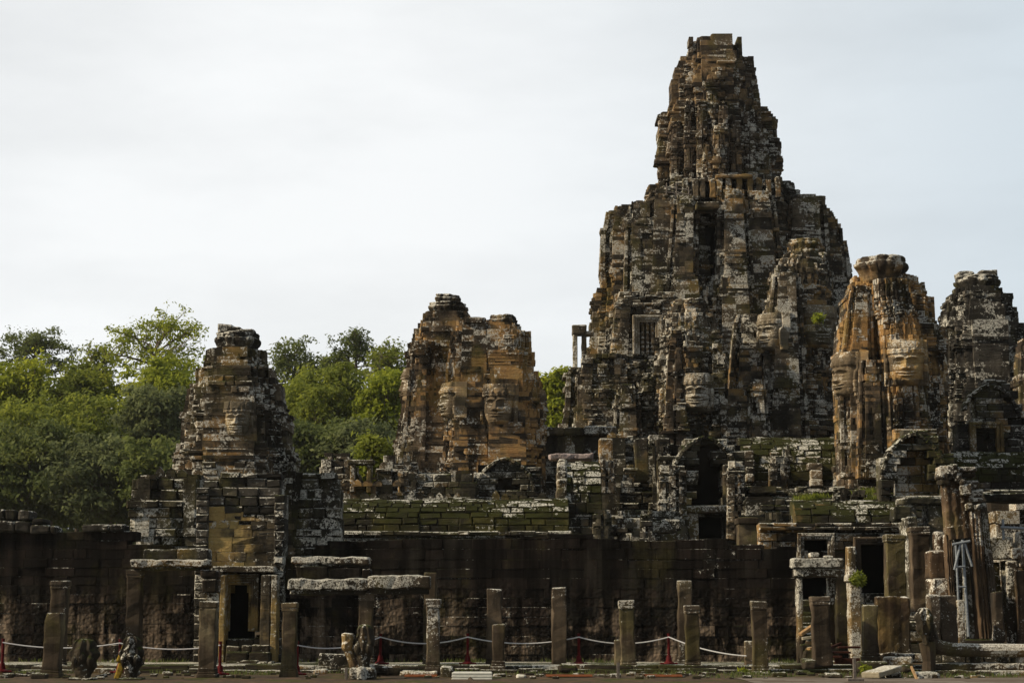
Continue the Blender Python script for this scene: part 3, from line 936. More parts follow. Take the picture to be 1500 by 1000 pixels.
# wings of the gate
Wl = thing('ruined_wing', 'stepped mossy masonry block left of the gate tower', 'ruin', (AX(245, 800, 77), 77, 0))
st(Wl, 'masonry', 'base', [(697, 209, 300), (706, 206, 300), (708, 197, 302), (790, 194, 304), (793, 205, 304), (800, 212, 305), (900, 212, 305)], 78, 121, RECT, .6, course=.36, pil=.06, corn=.10, tier=2.4, top_gap=.15)
crest(Wl, 'base', AX(228, 700, 76.5), AX(275, 700, 76.5), 76.6, AZ(698, 76.6), .38, .42, seed=122)
Wr = thing('ruined_wing', 'stepped mossy masonry block right of the gate tower', 'ruin', (AX(455, 800, 77), 77, 0))
st(Wr, 'masonry', 'base', [(694, 428, 492), (700, 420, 496), (720, 416, 500), (770, 408, 503), (900, 404, 506)], 80, 123, RECT, .7, course=.36, pil=.08, corn=.10, tier=2.2, top_gap=.25)

# ---- inner gallery with the mossy vault
V1 = thing('vaulted_gallery', 'long low gallery with mossy curved stone roof at centre left', 'gallery', (AX(660, 800, 88), 88, 0))
YG = 86.0
ze, zr = AZ(780, YG), AZ(730, YG + 2)
mb = MB(131)
vault(mb, AX(498, 760, YG), AX(834, 760, YG), YG, ze, 2.2, zr - ze, 8, (.55, .95), .035)
mb.build('roof', 'roof', V1)
mb = MB(132)
for k, (dy, a, b) in enumerate(((-.25, 784, 778), (-.1, 790, 784))):
    wallrun(mb, AX(496, 780, YG), AX(836, 780, YG), YG + dy, AZ(b + 6 if k == 0 else 795, YG), lambda x, b=b: AZ(b, YG), .2, (.6, 1.2), .03, .8)
wallrun(mb, AX(500, 790, YG), AX(834, 790, YG), YG + .1, 0, lambda x: AZ(786, YG), .42, (.6, 1.1), .03, .9)
mb.build('cornice_wall', 'base', V1)
crest(V1, 'base', AX(500, 722, YG + 2), AX(826, 722, YG + 2), YG + 2.3, zr - .05, .40, .42, .3, seed=133)

# small pavilion and doorway seen over the vault
Pv = thing('small_pavilion', 'low lichen covered pavilion with broken cornice, left of the twin towers', 'pavilion', (AX(515, 720, 100), 100, 0))
st(Pv, 'masonry', 'grey', [(664, 476, 512), (672, 474, 514), (678, 470, 522), (700, 466, 530), (780, 464, 560)], 100, 141, RECT, .7, course=.34, pil=.06, corn=.16, tier=1.6)
mb = MB(142)
for (l, r, t_, b_) in ((514, 521, 680, 722), (538, 545, 680, 722)):
    mb.rbox(AX(l, t_, 99), AX(r, t_, 99), 98.6, 99.4, AZ(b_, 99), AZ(t_, 99), .05, .25, .03)
mb.rbox(AX(510, 675, 99), AX(549, 675, 99), 98.5, 99.5, AZ(681, 99), AZ(674, 99), .05, .25, .03)
mb.build('doorway', 'grey', Pv)
crest(Pv, 'grey', AX(470, 705, 98), AX(600, 705, 98), 98, AZ(712, 98), .5, .4, .2, seed=143)
Pw = thing('side_chapel', 'small dark chapel block leaning on the left foot of the twin towers', 'chapel', (AX(575, 720, 101), 101, 0))
st(Pw, 'masonry', 'grey', [(668, 566, 606), (676, 558, 612), (700, 552, 616), (780, 548, 640)], 101, 145, RECT, .8, course=.34, pil=.08, corn=.14, tier=1.6, holes=[(575, 697, 584, 707)])

# ---- twin towers in the middle
M = tower_root('twin_face_tower', 'pair of joined orange brown face towers in the middle of the view', 690, 107)
st(M, 'tower_body', 'warm', [(460, 619, 688), (470, 616, 692), (483, 610, 695), (486, 606, 699), (505, 602, 699), (508, 598, 700), (570, 592, 705), (600, 588, 710), (636, 581, 710), (660, 577, 715), (700, 574, 720), (800, 570, 730)],
   109.5, 151, RED, course=.29, bl=(.38, .72), tier=2.6, corn=.20)
lotus(M, 'spire', 625, 687, 444, 462, 109.5, 13, petals=14)
lotus(M, 'spire', 636, 675, 432, 448, 109.5, 14, petals=10)
st(M, 'tower_body', 'warm', [(470, 668, 722), (500, 664, 726), (600, 660, 728), (800, 655, 732)], 106.0, 1515, CROSS, 1.0, course=.29, bl=(.38, .72), tier=2.6, corn=.18)
sM2 = st(M, 'tower_body', 'warm', [(476, 700, 762), (487, 692, 766), (489, 691, 779), (515, 690, 780), (518, 690, 785), (546, 694, 782), (549, 693, 790), (598, 691, 792), (602, 690, 796), (690, 686, 800), (800, 684, 802)],
         106.5, 152, RED, course=.29, bl=(.38, .72), tier=2.6, corn=.18)
lotus(M, 'spire', 716, 757, 462, 482, 106.5, 15, petals=12)
lotus(M, 'spire', 685, 716, 466, 480, 107.5, 16, petals=10)
st(M, 'turret', 'warm', [(486, 660, 692), (520, 656, 696), (540, 652, 700), (640, 650, 702), (690, 645, 706), (800, 642, 710)], 105.5, 153, CROSS, .8, course=.29, bl=(.38, .72), tier=2.3, corn=.16)
st(M, 'turret', 'warm', [(500, 605, 640), (560, 597, 640), (620, 592, 642), (700, 580, 645), (800, 575, 650)], 107.5, 154, CROSS, .7, course=.29, bl=(.38, .72), tier=2.3, corn=.16)
yf = sM2.front(600)
carved_face(M, 'facew', 731, 598, 23, yf + .15, 14, .85, 21, .36)
carved_face(M, 'facew', 660, 592, 20, 105.3, 68, .8, 22, .36)
carved_face(M, 'facew', 600, 570, 19, 108.6, 84, .7, 23, .36)
carved_face(M, 'facew', 790, 600, 19, 106.5, -84, .6, 24, .36)
Mp = thing('porch', 'broken arched porch with triangular dark gap under the twin towers', 'porch', (AX(738, 720, 101), 101, 0), 'pediment porches at the feet of the towers')
TRI = lambda x, y: y < 716 and y > 684 and abs(x - 737) < (y - 680) * .52
mb = MB(156)
wallrun(mb, AX(694, 710, 101), AX(792, 710, 101), 101, 1, steps_fn([(694, 705), (702, 692), (712, 682), (722, 672), (760, 676), (770, 684), (782, 694)], 101), .34, (.5, .9), .05, 1.4, [TRI], erode=.1)
mb.build('masonry', 'base', Mp)
mb = MB(157); arch_blocks(mb, AX(740, 700, 100.7), 100.9, AZ(716, 100.7), 44 / F * 100.7, 1.5, .45, .3, 11, broken=(5,))
mb.build('pediment', 'base', Mp)
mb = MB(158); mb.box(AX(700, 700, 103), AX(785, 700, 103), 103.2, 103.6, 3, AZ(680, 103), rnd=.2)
mb.build('black_shade_panel', 'black', Mp)  # black sheet behind the gap, its shade painted in
Ml = thing('terrace_block', 'squat mossy block wall left of the porch below the twin towers', 'ruin', (AX(640, 720, 99), 99, 0))
st(Ml, 'masonry', 'base', [(692, 590, 650), (698, 586, 690), (715, 584, 702), (800, 580, 704)], 101, 159, RECT, .5, course=.36, pil=.05, corn=.08)
st(Ml, 'corner_pier', 'grey', [(690, 584, 598), (726, 582, 602), (800, 580, 604)], 98.4, 160, RECT, 1.0, course=.3, pil=.0, corn=.12, tier=.9)

# ---- stepped gable right of the vault
Sg = thing('stepped_roof', 'sloping mossy roof end with ornate lichen edge right of the vault', 'roof', (AX(860, 740, 93), 93, 0))
zE, zR = AZ(752, 91), AZ(676, 93.5)
mb = MB(161); vault(mb, AX(822, 720, 91), AX(882, 720, 91), 91, zE, 2.6, zR - zE, 9, (.5, .8), .04)
mb.build('roof', 'roof', Sg)
mb = MB(162)
for k in range(9):
    a = k / 8
    zz = zE + (zR - zE) * math.sin(a * math.pi / 2) ** .92
    yy = 91 + 2.6 * (1 - math.cos(a * math.pi / 2)) ** .9
    mb.rbox(AX(815 + 4 * a, 720, 91), AX(829 + 4 * a, 720, 91), yy - .3, yy + .9, zz - .45, zz + .12, .09, .15, .06)
mb.build('gable_edge', 'grey', Sg)
mb = MB(163); wallrun(mb, AX(826, 780, 91), AX(884, 780, 91), 91.1, 0, lambda x: AZ(750, 91), .38, (.5, 1), .05, 1.0)
mb.build('masonry', 'base', Sg)
mb = MB(164)                                                        # thatch-like torn sheet on the ledge
mb.rbox(AX(805, 668, 94), AX(868, 668, 94), 93.2, 94.6, AZ(674, 94), AZ(666, 94), .06, .12, .07)
tag(mb.build('torn_cover', 'tarp'), 'pale ragged strip of torn cover lying along the ledge beside the great tower', 'cover')

# ================================================================== CENTRAL TOWER
C = tower_root('central_tower', 'huge central tower rising in jagged tiers, tallest thing in view', 1060, 132)
SLIT = (1022, 308, 1049, 404)
st(C, 'spire', 'spire', [(61, 1006, 1085), (88, 1005, 1086), (90, 994, 1102), (117, 989, 1104), (121, 980, 1107), (150, 981, 1112), (160, 980, 1113), (162, 980, 1123), (171, 979, 1124), (175, 967, 1126), (179, 966, 1136), (208, 964, 1138), (213, 962, 1144), (256, 966, 1141), (300, 966, 1142)],
   132, 201, CROSS, course=.32, bl=(.4, .8), tier=3.3, pil=.30, corn=.22, amp=.09, erode=.14, top_gap=.45, wear=.24)
def ribs(parent, mat, rows, Y, seed, ratio=1.0, shape=RECT, **kw):
    k = dict(course=.31, bl=(.4, .7), tier=2.2, pil=.0, corn=.16, amp=.10, erode=.15, top_gap=.3, wear=.25); k.update(kw)
    return st(parent, 'turret', mat, rows, Y, seed, shape, ratio, **k)
# engaged ribs on the spire
for k, (l, r, t_, b_, Y) in enumerate(((1036, 1050, 112, 250, 127.8), (1022, 1034, 150, 262, 127.6), (1053, 1066, 150, 268, 127.4), (1070, 1084, 170, 268, 127.8), (1004, 1017, 140, 268, 128.3), (985, 999, 180, 268, 129),
                                       (1090, 1104, 148, 268, 128.6), (1110, 1124, 190, 268, 129.4), (1045, 1060, 185, 268, 126.9), (1030, 1041, 210, 268, 126.9))):
    ribs(C, 'spire', [(t_, l, r), (t_ + 14, l - 1, r + 1), (t_ + 18, l - 2, r + 2), (b_, l - 3, r + 3)], Y, 210 + k, 1.2)
# colonnade storey under the spire
mb = MB(230)
yC = 126.2
for px in (1004, 1019, 1029, 1044, 1054, 1067, 1083, 1099, 1112, 1126, 1140):
    x, z0 = at(px, 290, yC); z1 = AZ(259 + mb.g.uniform(-3, 5), yC)
    mb.rbox(x - .19, x + .19, yC - .2, yC + .3, z0, z1, .05, .2, .06)
mb.rbox(AX(1048, 262, yC), AX(1102, 262, yC), yC - .4, yC + .7, AZ(262, yC), AZ(257, yC), .06, .3, .06)
mb.build('colonnade', 'grey', C)
mb = MB(2301); mb.box(AX(1014, 275, yC), AX(1106, 275, yC), yC + .5, yC + 1, AZ(290, yC), AZ(263, yC), rnd=.2)
mb.build('black_shade_panel', 'black', C)  # added black backing paints the dark gaps between the posts
mb = MB(231)
mb.tube([(*(AX(975, 270, 126), 125.6), AZ(288, 126)), (AX(976, 270, 126), 125.6, AZ(270, 126))], .05)
mb.tube([(AX(990, 270, 126), 125.6, AZ(288, 126)), (AX(990, 270, 126), 125.6, AZ(270, 126))], .05)
mb.tube([(AX(1008, 270, 126), 125.6, AZ(290, 126)), (AX(1008, 270, 126), 125.6, AZ(276, 126))], .05)
mb.tube([(AX(972, 276, 126), 125.6, AZ(276, 126)), (AX(1012, 281, 126), 125.6, AZ(281, 126))], .04)
mb.tube([(AX(972, 282, 126), 125.6, AZ(283, 126)), (AX(1012, 288, 126), 125.6, AZ(287, 126))], .04)
mb.build('railing', 'greywood', C)
# shaft
st(C, 'tower_body', 'grey', [(272, 960, 1146), (277, 948, 1146), (279, 947, 1167), (300, 944, 1170), (420, 926, 1182), (520, 898, 1205), (640, 868, 1236), (800, 860, 1250)], 132, 240, BAST, 1.0, course=.33, bl=(.4, .8), tier=3.0, pil=.34, corn=.2, amp=.08, erode=.12, wear=.35, holes=[SLIT])
def tur(rows, Y, seed, mat='grey', shape=ROUND, ratio=1.0, **kw):
    k = dict(course=.31, bl=(.34, .66), tier=2.7, pil=.24, corn=.24, amp=.08, erode=.12, wear=.30); k.update(kw)
    return st(C, 'turret', mat, rows, Y, seed, shape, ratio, **k)
tur([(304, 905, 943), (313, 890, 948), (316, 886, 952), (337, 882, 955), (342, 879, 957), (400, 876, 965), (424, 880, 968), (428, 872, 975), (460, 866, 985), (540, 862, 990), (640, 856, 1000)], 130, 241, shape=CROSS)
tur([(296, 922, 950), (330, 914, 962), (420, 912, 970), (540, 905, 980)], 127.2, 242, shape=CROSS)
tur([(283, 950, 990), (300, 946, 998), (400, 940, 1002), (450, 934, 1010), (640, 925, 1020)], 127.0, 243, shape=CROSS)
tur([(290, 984, 1022), (305, 982, 1023), (405, 974, 1024), (412, 974, 1032), (470, 968, 1040), (640, 960, 1050)], 126.0, 244, shape=CROSS, holes=[SLIT])
tur([(279, 1048, 1090), (300, 1048, 1096), (405, 1047, 1104), (412, 1042, 1104), (560, 1036, 1120), (660, 1030, 1130)], 126.2, 245, shape=CROSS)
tur([(284, 1086, 1130), (300, 1084, 1136), (400, 1080, 1146), (560, 1076, 1160), (660, 1070, 1170)], 127.0, 246, shape=CROSS)
tur([(290, 1148, 1202), (303, 1142, 1209), (400, 1136, 1216), (560, 1130, 1230), (660, 1125, 1240)], 129.5, 247, shape=CROSS)
tur([(303, 1180, 1211), (319, 1184, 1222), (322, 1182, 1224), (337, 1180, 1233), (355, 1178, 1234), (358, 1176, 1239), (385, 1172, 1243), (500, 1166, 1250), (660, 1160, 1260)], 131.5, 248, shape=CROSS)
# black panel standing in for the shade in the slit above the door niche
mb = MB(249)
mb.box(AX(1022, 350, 127.4), AX(1050, 350, 127.4), 127.4, 128.4, AZ(410, 127), AZ(300, 127), rnd=.2)
mb.build('black_shade_panel', 'black', C)
mb = MB(250)
mb.rbox(AX(1018, 300, 125.0), AX(1052, 300, 125.0), 124.2, 126.2, AZ(308, 125), AZ(299, 125), .08, .3, .06)
mb.build('slit_lintel', 'grey', C)
# right front turret with two faces
sE = tur([(362, 1150, 1206), (370, 1148, 1212), (384, 1140, 1216), (400, 1133, 1220), (404, 1130, 1222), (440, 1122, 1226), (520, 1114, 1228), (640, 1104, 1232), (700, 1100, 1236)], 122.5, 251, shape=BAST, tier=2.6)
tur([(392, 1136, 1166), (404, 1130, 1172), (470, 1122, 1176), (560, 1116, 1180), (660, 1106, 1186)], 119.8, 252, shape=CROSS, tier=2.3)
carved_face(C, 'faceg', 1129, 492, 21, 119.2, 52, .85, 31, .42)
carved_face(C, 'faceg', 1199, 484, 24, sE.front(490) + .25, -12, .7, 32, .42)
lotus(C, 'grey', 1152, 1206, 352, 368, 122.5, 33, petals=14)
# front tower with the central face
sF = tur([(446, 982, 1036), (458, 976, 1042), (462, 968, 1050), (498, 964, 1056), (502, 960, 1060), (560, 957, 1064), (640, 952, 1072), (700, 948, 1080)], 118.5, 253, 'grey', BAST, tier=2.6)
tur([(484, 982, 1000), (520, 978, 1002), (600, 972, 1004), (660, 968, 1006)], 115.7, 254, 'spire', RECT, 1.0, tier=1.8)
tur([(484, 1042, 1056), (520, 1042, 1060), (600, 1042, 1064), (660, 1042, 1068)], 115.9, 255, 'grey', RECT, 1.0, tier=1.8)
carved_face(C, 'faceg', 1020, 580, 21, sF.front(590) - .50, 10, .95, 34, .40)
lotus(C, 'grey', 984, 1038, 440, 458, 118.5, 35, petals=12)
# side wall with the balustered window
WIN = (937, 472, 960, 519)
sH = tur([(430, 905, 990), (450, 900, 992), (470, 897, 992), (560, 888, 1000), (660, 876, 1010)], 124.5, 256, 'grey', RECT, .55, tier=4.0, holes=[WIN])
yH = sH.front(495)
wn = MB(257); jambs(wn, 937, 960, 472, 519, yH - .05, .45, .25, .7, 3)
wo = wn.build('window', 'faceg', C)
for k, px in enumerate((942, 949, 956)):
    mb = MB(258 + k)
    x, z0 = at(px, 519, yH); z1 = AZ(472, yH)
    pts = [(x, yH + .15, z0 + (z1 - z0) * q / 14) for q in range(15)]
    mb.tube(pts, [.13 if q % 2 else .09 for q in range(15)], 8)
    mb.build('baluster', 'warm', wo)
mb = MB(262)
mb.box(AX(930, 495, yH + 1.6), AX(968, 495, yH + 1.6), yH + 1.6, yH + 2, AZ(525, yH), AZ(465, yH), rnd=.2)
mb.build('black_shade_panel', 'black', C)  # black backing, painted shade behind the balusters
tur([(528, 940, 962), (536, 934, 968), (550, 930, 972), (600, 926, 974), (660, 922, 976)], 119.0, 263, 'base', ROUND, tier=2.0)
tur([(566, 905, 930), (580, 900, 938), (640, 896, 942), (690, 894, 944)], 118.0, 264, 'grey', CROSS, tier=1.7)
tur([(572, 1056, 1096), (590, 1050, 1104), (640, 1046, 1110), (700, 1040, 1118)], 117.5, 265, 'grey', CROSS, tier=2.0)
tur([(462, 1078, 1118), (480, 1072, 1122), (560, 1066, 1126), (680, 1056, 1136)], 121.5, 266, 'grey', CROSS, tier=2.4, holes=[(1094, 462, 1107, 500)])
tur([(556, 1100, 1116), (566, 1096, 1122), (620, 1092, 1128), (700, 1088, 1134)], 116.5, 267, 'grey', CROSS, tier=2.0, holes=[(1098, 588, 1112, 612)])
# left shoulder with the free doorway frame against the sky
tur([(540, 836, 905), (548, 828, 908), (600, 826, 915), (650, 818, 925), (720, 810, 935)], 121, 268, 'grey', CROSS, 1.0, tier=2.3)
tur([(520, 858, 912), (528, 852, 916), (560, 846, 920), (660, 838, 930)], 120, 269, 'grey', RECT, .6, tier=2.3)
mb = MB(270)
for (l, r) in ((839, 846), (852, 859)):
    mb.rbox(AX(l, 510, 121), AX(r, 510, 121), 120.6, 121.4, AZ(548, 121), AZ(482, 121), .06, .3, .05)
mb.rbox(AX(838, 480, 121), AX(859, 480, 121), 120.5, 121.5, AZ(491, 121), AZ(477, 121), .08, .3, .05)
mb.rbox(AX(858, 490, 121), AX(870, 490, 121), 120.6, 121.4, AZ(492, 121), AZ(486, 121), .06, .3, .05)
mb.build('doorway', 'grey', C)

# ---- terraces at the foot of the central tower
Lp = thing('pillared_pavilion', 'small open pavilion with stubby pillars between twin towers and great tower', 'pavilion', (AX(825, 650, 108), 108, 0))
mb = MB(281)
for px in (806, 820, 834, 846, 858, 868):
    x, z0 = at(px, 668, 108); mb.rbox(x - .32, x + .32, 107.7, 108.4, z0 - .5, AZ(638, 108), .05, .25, .04)
mb.build('pillars', 'grey', Lp)
mb = MB(282)
x = AX(798, 630, 108)
while x < AX(882, 630, 108):
    wd = mb.g.uniform(.7, 1.3); mb.rbox(x, x + wd - .02, 107.4, 109.5, AZ(639, 108), AZ(625 + mb.g.uniform(-3, 2), 108), .1, .25, .07); x += wd
mb.build('roof', 'grey', Lp)
mb = MB(283); wallrun(mb, AX(796, 690, 107), AX(890, 690, 107), 107, 0, lambda x: AZ(668, 107), .4, (.5, 1), .06, 1.2)
mb.build('masonry', 'base', Lp)
J1 = thing('terrace_wall', 'mossy pilastered terrace wall left of the black arched porch', 'ruin', (AX(930, 720, 100), 100, 0))
st(J1, 'masonry', 'base', [(640, 884, 975), (652, 882, 985), (700, 878, 990), (706, 868, 992), (760, 862, 995), (900, 858, 1000)], 103, 291, RECT, .7, course=.38, tier=2.0, pil=.10, corn=.18, erode=.08)
mb = MB(292)
for px in (888, 940, 972):
    x, z0 = at(px, 704, 99.4); mb.rbox(x - .35, x + .35, 99.2, 100.5, z0, AZ(642, 99.4), .08, .25, .06)
mb.build('pilaster', 'grey', J1)
crest(J1, 'grey', AX(890, 640, 100), AX(925, 640, 100), 100, AZ(641, 100), .5, .45, .1, seed=293)
J2 = thing('terrace_wall', 'low broken terrace ledge with fallen stones under the pilastered wall', 'ruin', (AX(930, 770, 92), 92, 0))
st(J2, 'masonry', 'base', [(748, 905, 990), (757, 900, 1000), (762, 862, 1005), (800, 860, 1005), (900, 860, 1005)], 95, 295, RECT, .6, course=.34, tier=1.5, pil=.06, corn=.2, erode=.12, top_gap=.5)
mb = MB(296)
for k in range(9):
    px = 905 + k * 10 + mb.g.uniform(-4, 4)
    x, z = at(px, 768 + mb.g.uniform(-6, 8), 91); s_ = mb.g.uniform(.2, .5)
    mb.rbox(x - s_, x + s_, 91.0, 92.2, z - .3, z + .2, .08, .15, .06, M=None)
mb.build('fallen_stone', 'base', J2)
K = thing('porch', 'tall black arched porch over a square doorway, in front of the great tower', 'porch', (AX(1035, 760, 97), 97, 0), 'pediment porches at the feet of the towers')
ARC = lambda x, y: (650 < y < 738) and abs(x - 1037) < (24 if y > 690 else 9 + (y - 650) * .40) + 3 * math.sin(y * .25)
mb = MB(301)
wallrun(mb, AX(966, 720, 97), AX(1092, 720, 97), 97, 0, steps_fn([(966, 700), (975, 668), (988, 655), (998, 645), (1010, 640), (1056, 642), (1066, 652), (1078, 672)], 97), .34, (.5, .95), .05, 1.6, [ARC, (1013, 752, 1069, 796)], erode=.1)
mb.build('masonry', 'base', K)
mb = MB(302); arch_blocks(mb, AX(1034, 690, 96.6), 96.9, AZ(694, 96.6), 48 / F * 96.6, 1.75, .55, .35, 13)
mb.build('pediment', 'base', K)
mb = MB(303)
for px in (1072, 1000, 1012):
    x, z0 = at(px, 790, 96.5); mb.rbox(x - .38, x + .38, 96.2, 97.1, z0 - 1, AZ(680 if px > 1050 else 745, 96.5), .08, .25, .05)
mb.rbox(AX(995, 742, 96.5), AX(1090, 742, 96.5), 96.0, 97, AZ(752, 96.5), AZ(741, 96.5), .08, .25, .06)
mb.build('pilaster', 'grey', K)
mb = MB(304); jambs(mb, 1023, 1058, 757, 792, 96.8, .3, .15, .6, 2)
mb.build('door_frame', 'dark', K)
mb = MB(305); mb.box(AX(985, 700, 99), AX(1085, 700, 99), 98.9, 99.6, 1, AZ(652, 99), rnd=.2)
mb.build('black_shade_panel', 'black', K)  # black panel stands in for the shade within the porch
mb = MB(306)
mb.rbox(AX(1080, 780, 80), AX(1107, 780, 80), 79.6, 80.5, 0, AZ(768, 80), .05, .25, .03)
mb.rbox(AX(1078, 762, 80), AX(1109, 762, 80), 79.5, 80.6, AZ(768, 80), AZ(758, 80), .05, .25, .03)
tag(mb.build('square_pier', 'pier'), 'pale brown square pier sticking up behind the dark wall right of the square doorway', 'pier')
# right terraces: vault, ledge, lower vault
H1 = thing('vaulted_gallery', 'upper mossy vault with lichen ribs right of the black arched porch', 'gallery', (AX(1170, 700, 104), 104, 0))
zE, zR = AZ(704, 102), AZ(640, 104.5)
mb = MB(311); vault(mb, AX(1088, 680, 102), AX(1300, 680, 102), 102, zE, 2.6, zR - zE, 9, (.55, .95), .05)
mb.build('roof', 'roof', H1)
mb = MB(312); wallrun(mb, AX(1086, 710, 102), AX(1302, 710, 102), 102.1, 0, lambda x: AZ(703, 102), .34, (.5, 1), .07, 1, off=.0)
mb.build('masonry', 'base', H1)
for (l, r, t_, b_) in ((1092, 1106, 645, 705), (1132, 1146, 652, 702), (1186, 1206, 660, 712), (1222, 1234, 650, 712), (1262, 1280, 640, 712)):
    mb = MB(313 + l)
    zt = AZ(t_, 101.5); zb = AZ(b_, 101.5); z = zb
    while z < zt:
        hh = mb.g.uniform(.3, .55); e = mb.g.uniform(-.06, .08)
        yy = 101.6 + 2.4 * ((z - zb) / (zt - zb)) ** 2
        mb.rbox(AX(l, 680, 101.5) - e, AX(r, 680, 101.5) + e, yy - mb.g.uniform(.1, .3), yy + 1.2, z, z + hh - .01, .07, .2, .05); z += hh
    mb.build('rib', 'grey', H1)
H2 = thing('terrace_wall', 'broad stepped terrace with bright green tufts right of centre', 'ruin', (AX(1190, 730, 92), 92, 0))
st(H2, 'masonry', 'base', [(715, 1088, 1300), (724, 1086, 1302), (727, 1080, 1305), (800, 1076, 1308), (900, 1076, 1308)], 97, 321, RECT, .45, course=.32, tier=1.6, pil=.08, corn=.22, erode=.1, top_gap=.4)
H3 = thing('vaulted_gallery', 'lower building with two square black openings behind the white lintel doorway', 'gallery', (AX(1230, 800, 82), 82, 0))
zE, zR = AZ(766, 82), AZ(733, 83.5)
mb = MB(331); vault(mb, AX(1165, 750, 82), AX(1330, 750, 82), 82, zE, 1.6, zR - zE, 5, (.5, .9), .05)
mb.build('roof', 'roof', H3)
mb = MB(332)
wallrun(mb, AX(1112, 800, 82), AX(1345, 800, 82), 82.1, 0, steps_fn([(1112, 768), (1345, 768)], 82), .36, (.5, 1), .04, 1.0,
        [(1169, 786, 1222, 830), (1170, 838, 1222, 880), (1252, 793, 1308, 872)])
wallrun(mb, AX(1112, 770, 82), AX(1330, 770, 82), 81.8, AZ(776, 82), lambda x: AZ(764, 82), .16, (.6, 1.2), .04, .8)
mb.build('masonry', 'grey', H3)
mb = MB(333); jambs(mb, 1262, 1298, 797, 867, 81.9, .32, .14, .5, 3)
mb.build('door_frame', 'pier', H3)
mb = MB(334); jambs(mb, 1178, 1213, 790, 820, 81.9, .28, .12, .5, 2)
mb.build('window_frame', 'grey', H3)
mb = MB(335); mb.box(AX(1160, 830, 83.4), AX(1345, 830, 83.4), 83.2, 83.8, 0, AZ(766, 83.4), rnd=.2)
mb.build('black_shade_panel', 'black', H3)  # black panel paints the inner shade of the openings
mb = MB(336)
mb.rbox(AX(1242, 850, 81.4), AX(1254, 850, 81.4), 81.2, 82, AZ(880, 81.4), AZ(800, 81.4), .05, .2, .03, rnd=.9)
mb.build('pilaster', 'brown', H3)

rc = random.Random(88)
for k in range(26):
    own, Yk = ((J1, 99.2), (J2, 91.2), (H1, 100.6), (H2, 92.0), (H2, 91.0), (K, 96.0))[k % 6]
    lo, hi = {J1: (880, 975), J2: (866, 985), H1: (1090, 1290), H2: (1088, 1296), K: (966, 992)}[own]
    px = rc.uniform(lo, hi); w_ = rc.uniform(5, 15)
    if own is K and rc.random() < .5: px = rc.uniform(1074, 1092)
    t_, b_ = {J1: (rc.uniform(645, 700), 722), J2: (rc.uniform(742, 775), 800), H1: (rc.uniform(650, 700), 716), H2: (rc.uniform(712, 752), 770), K: (rc.uniform(660, 735), 790)}[own]
    st(own, 'broken_pier', rc.choice(('base', 'base', 'grey', 'dark')), [(t_, px - w_ * .8, px + w_ * .8), (t_ + 8, px - w_, px + w_), (b_, px - w_ * 1.1, px + w_ * 1.1)], Yk - .2, 3500 + k, RECT, .9,
       course=.27, bl=(.3, .6), pil=.0, corn=.14, tier=1.3, amp=.09, erode=.15, top_gap=.4)

# ---- right face tower
Rt = tower_root('face_tower', 'orange brown face tower with wide lotus crown at right', 1300, 97)
st(Rt, 'tower_body', 'warm', [(408, 1252, 1330), (413, 1245, 1346), (416, 1243, 1350), (437, 1239, 1351), (441, 1235, 1363), (476, 1232, 1365), (480, 1229, 1370), (487, 1225, 1378), (560, 1222, 1381), (640, 1226, 1385), (700, 1228, 1392), (800, 1226, 1396)], 99, 341, RED, course=.30, bl=(.4, .75), tier=3.0, corn=.16)
sR = st(Rt, 'tower_body', 'warm', [(410, 1277, 1332), (440, 1278, 1336), (470, 1282, 1344), (520, 1286, 1352), (600, 1292, 1362), (700, 1296, 1368)], 95.8, 342, BAST, .8, course=.30, bl=(.4, .75), tier=3.0, corn=.12, pil=.08)
st(Rt, 'turret', 'warm', [(528, 1262, 1288), (540, 1258, 1292), (620, 1256, 1296), (700, 1254, 1300)], 94.2, 343, CROSS, 1.0, course=.30, bl=(.4, .75), tier=2.2, corn=.14)
st(Rt, 'turret', 'warm', [(420, 1246, 1276), (470, 1238, 1278), (560, 1228, 1280), (700, 1230, 1284)], 96.2, 344, CROSS, .9, course=.30, bl=(.4, .75), tier=2.6, corn=.12)
lotus(Rt, 'spire', 1251, 1333, 379, 407, 98, 41, petals=16)
carved_face(Rt, 'facew', 1327, 538, 26, sR.front(540) + .25, 10, .7, 42, .38)
carved_face(Rt, 'facew', 1240, 556, 25, 96.0, 66, .8, 43, .38)
carved_face(Rt, 'facew', 1376, 560, 24, 98.5, -80, .6, 44, .38)
Rp = thing('porch', 'wide pediment porch with orange niche under the right face tower', 'porch', (AX(1340, 720, 90), 90, 0), 'pediment porches at the feet of the towers')
NIC = lambda x, y: 642 < y < 720 and abs(x - 1340) < 9 + (y - 642) * .30
mb = MB(351); wallrun(mb, AX(1290, 720, 90), AX(1400, 720, 90), 90, 0, steps_fn([(1290, 690), (1298, 662), (1312, 640), (1326, 630), (1352, 632), (1368, 642), (1382, 664), (1392, 690)], 90), .34, (.5, .9), .05, 1.0, [NIC], erode=.1)
mb.build('masonry', 'base', Rp)
mb = MB(352); wallrun(mb, AX(1310, 720, 91.3), AX(1372, 720, 91.3), 90.8, 0, lambda x: AZ(628, 91), .42, (.5, .9), .06, .6)
mb.build('niche_back', 'warm', Rp)
mb = MB(353); arch_blocks(mb, AX(1341, 690, 89.8), 90, AZ(702, 89.8), 50 / F * 89.8, 2.0, .5, .3, 13)
mb.build('pediment', 'base', Rp)

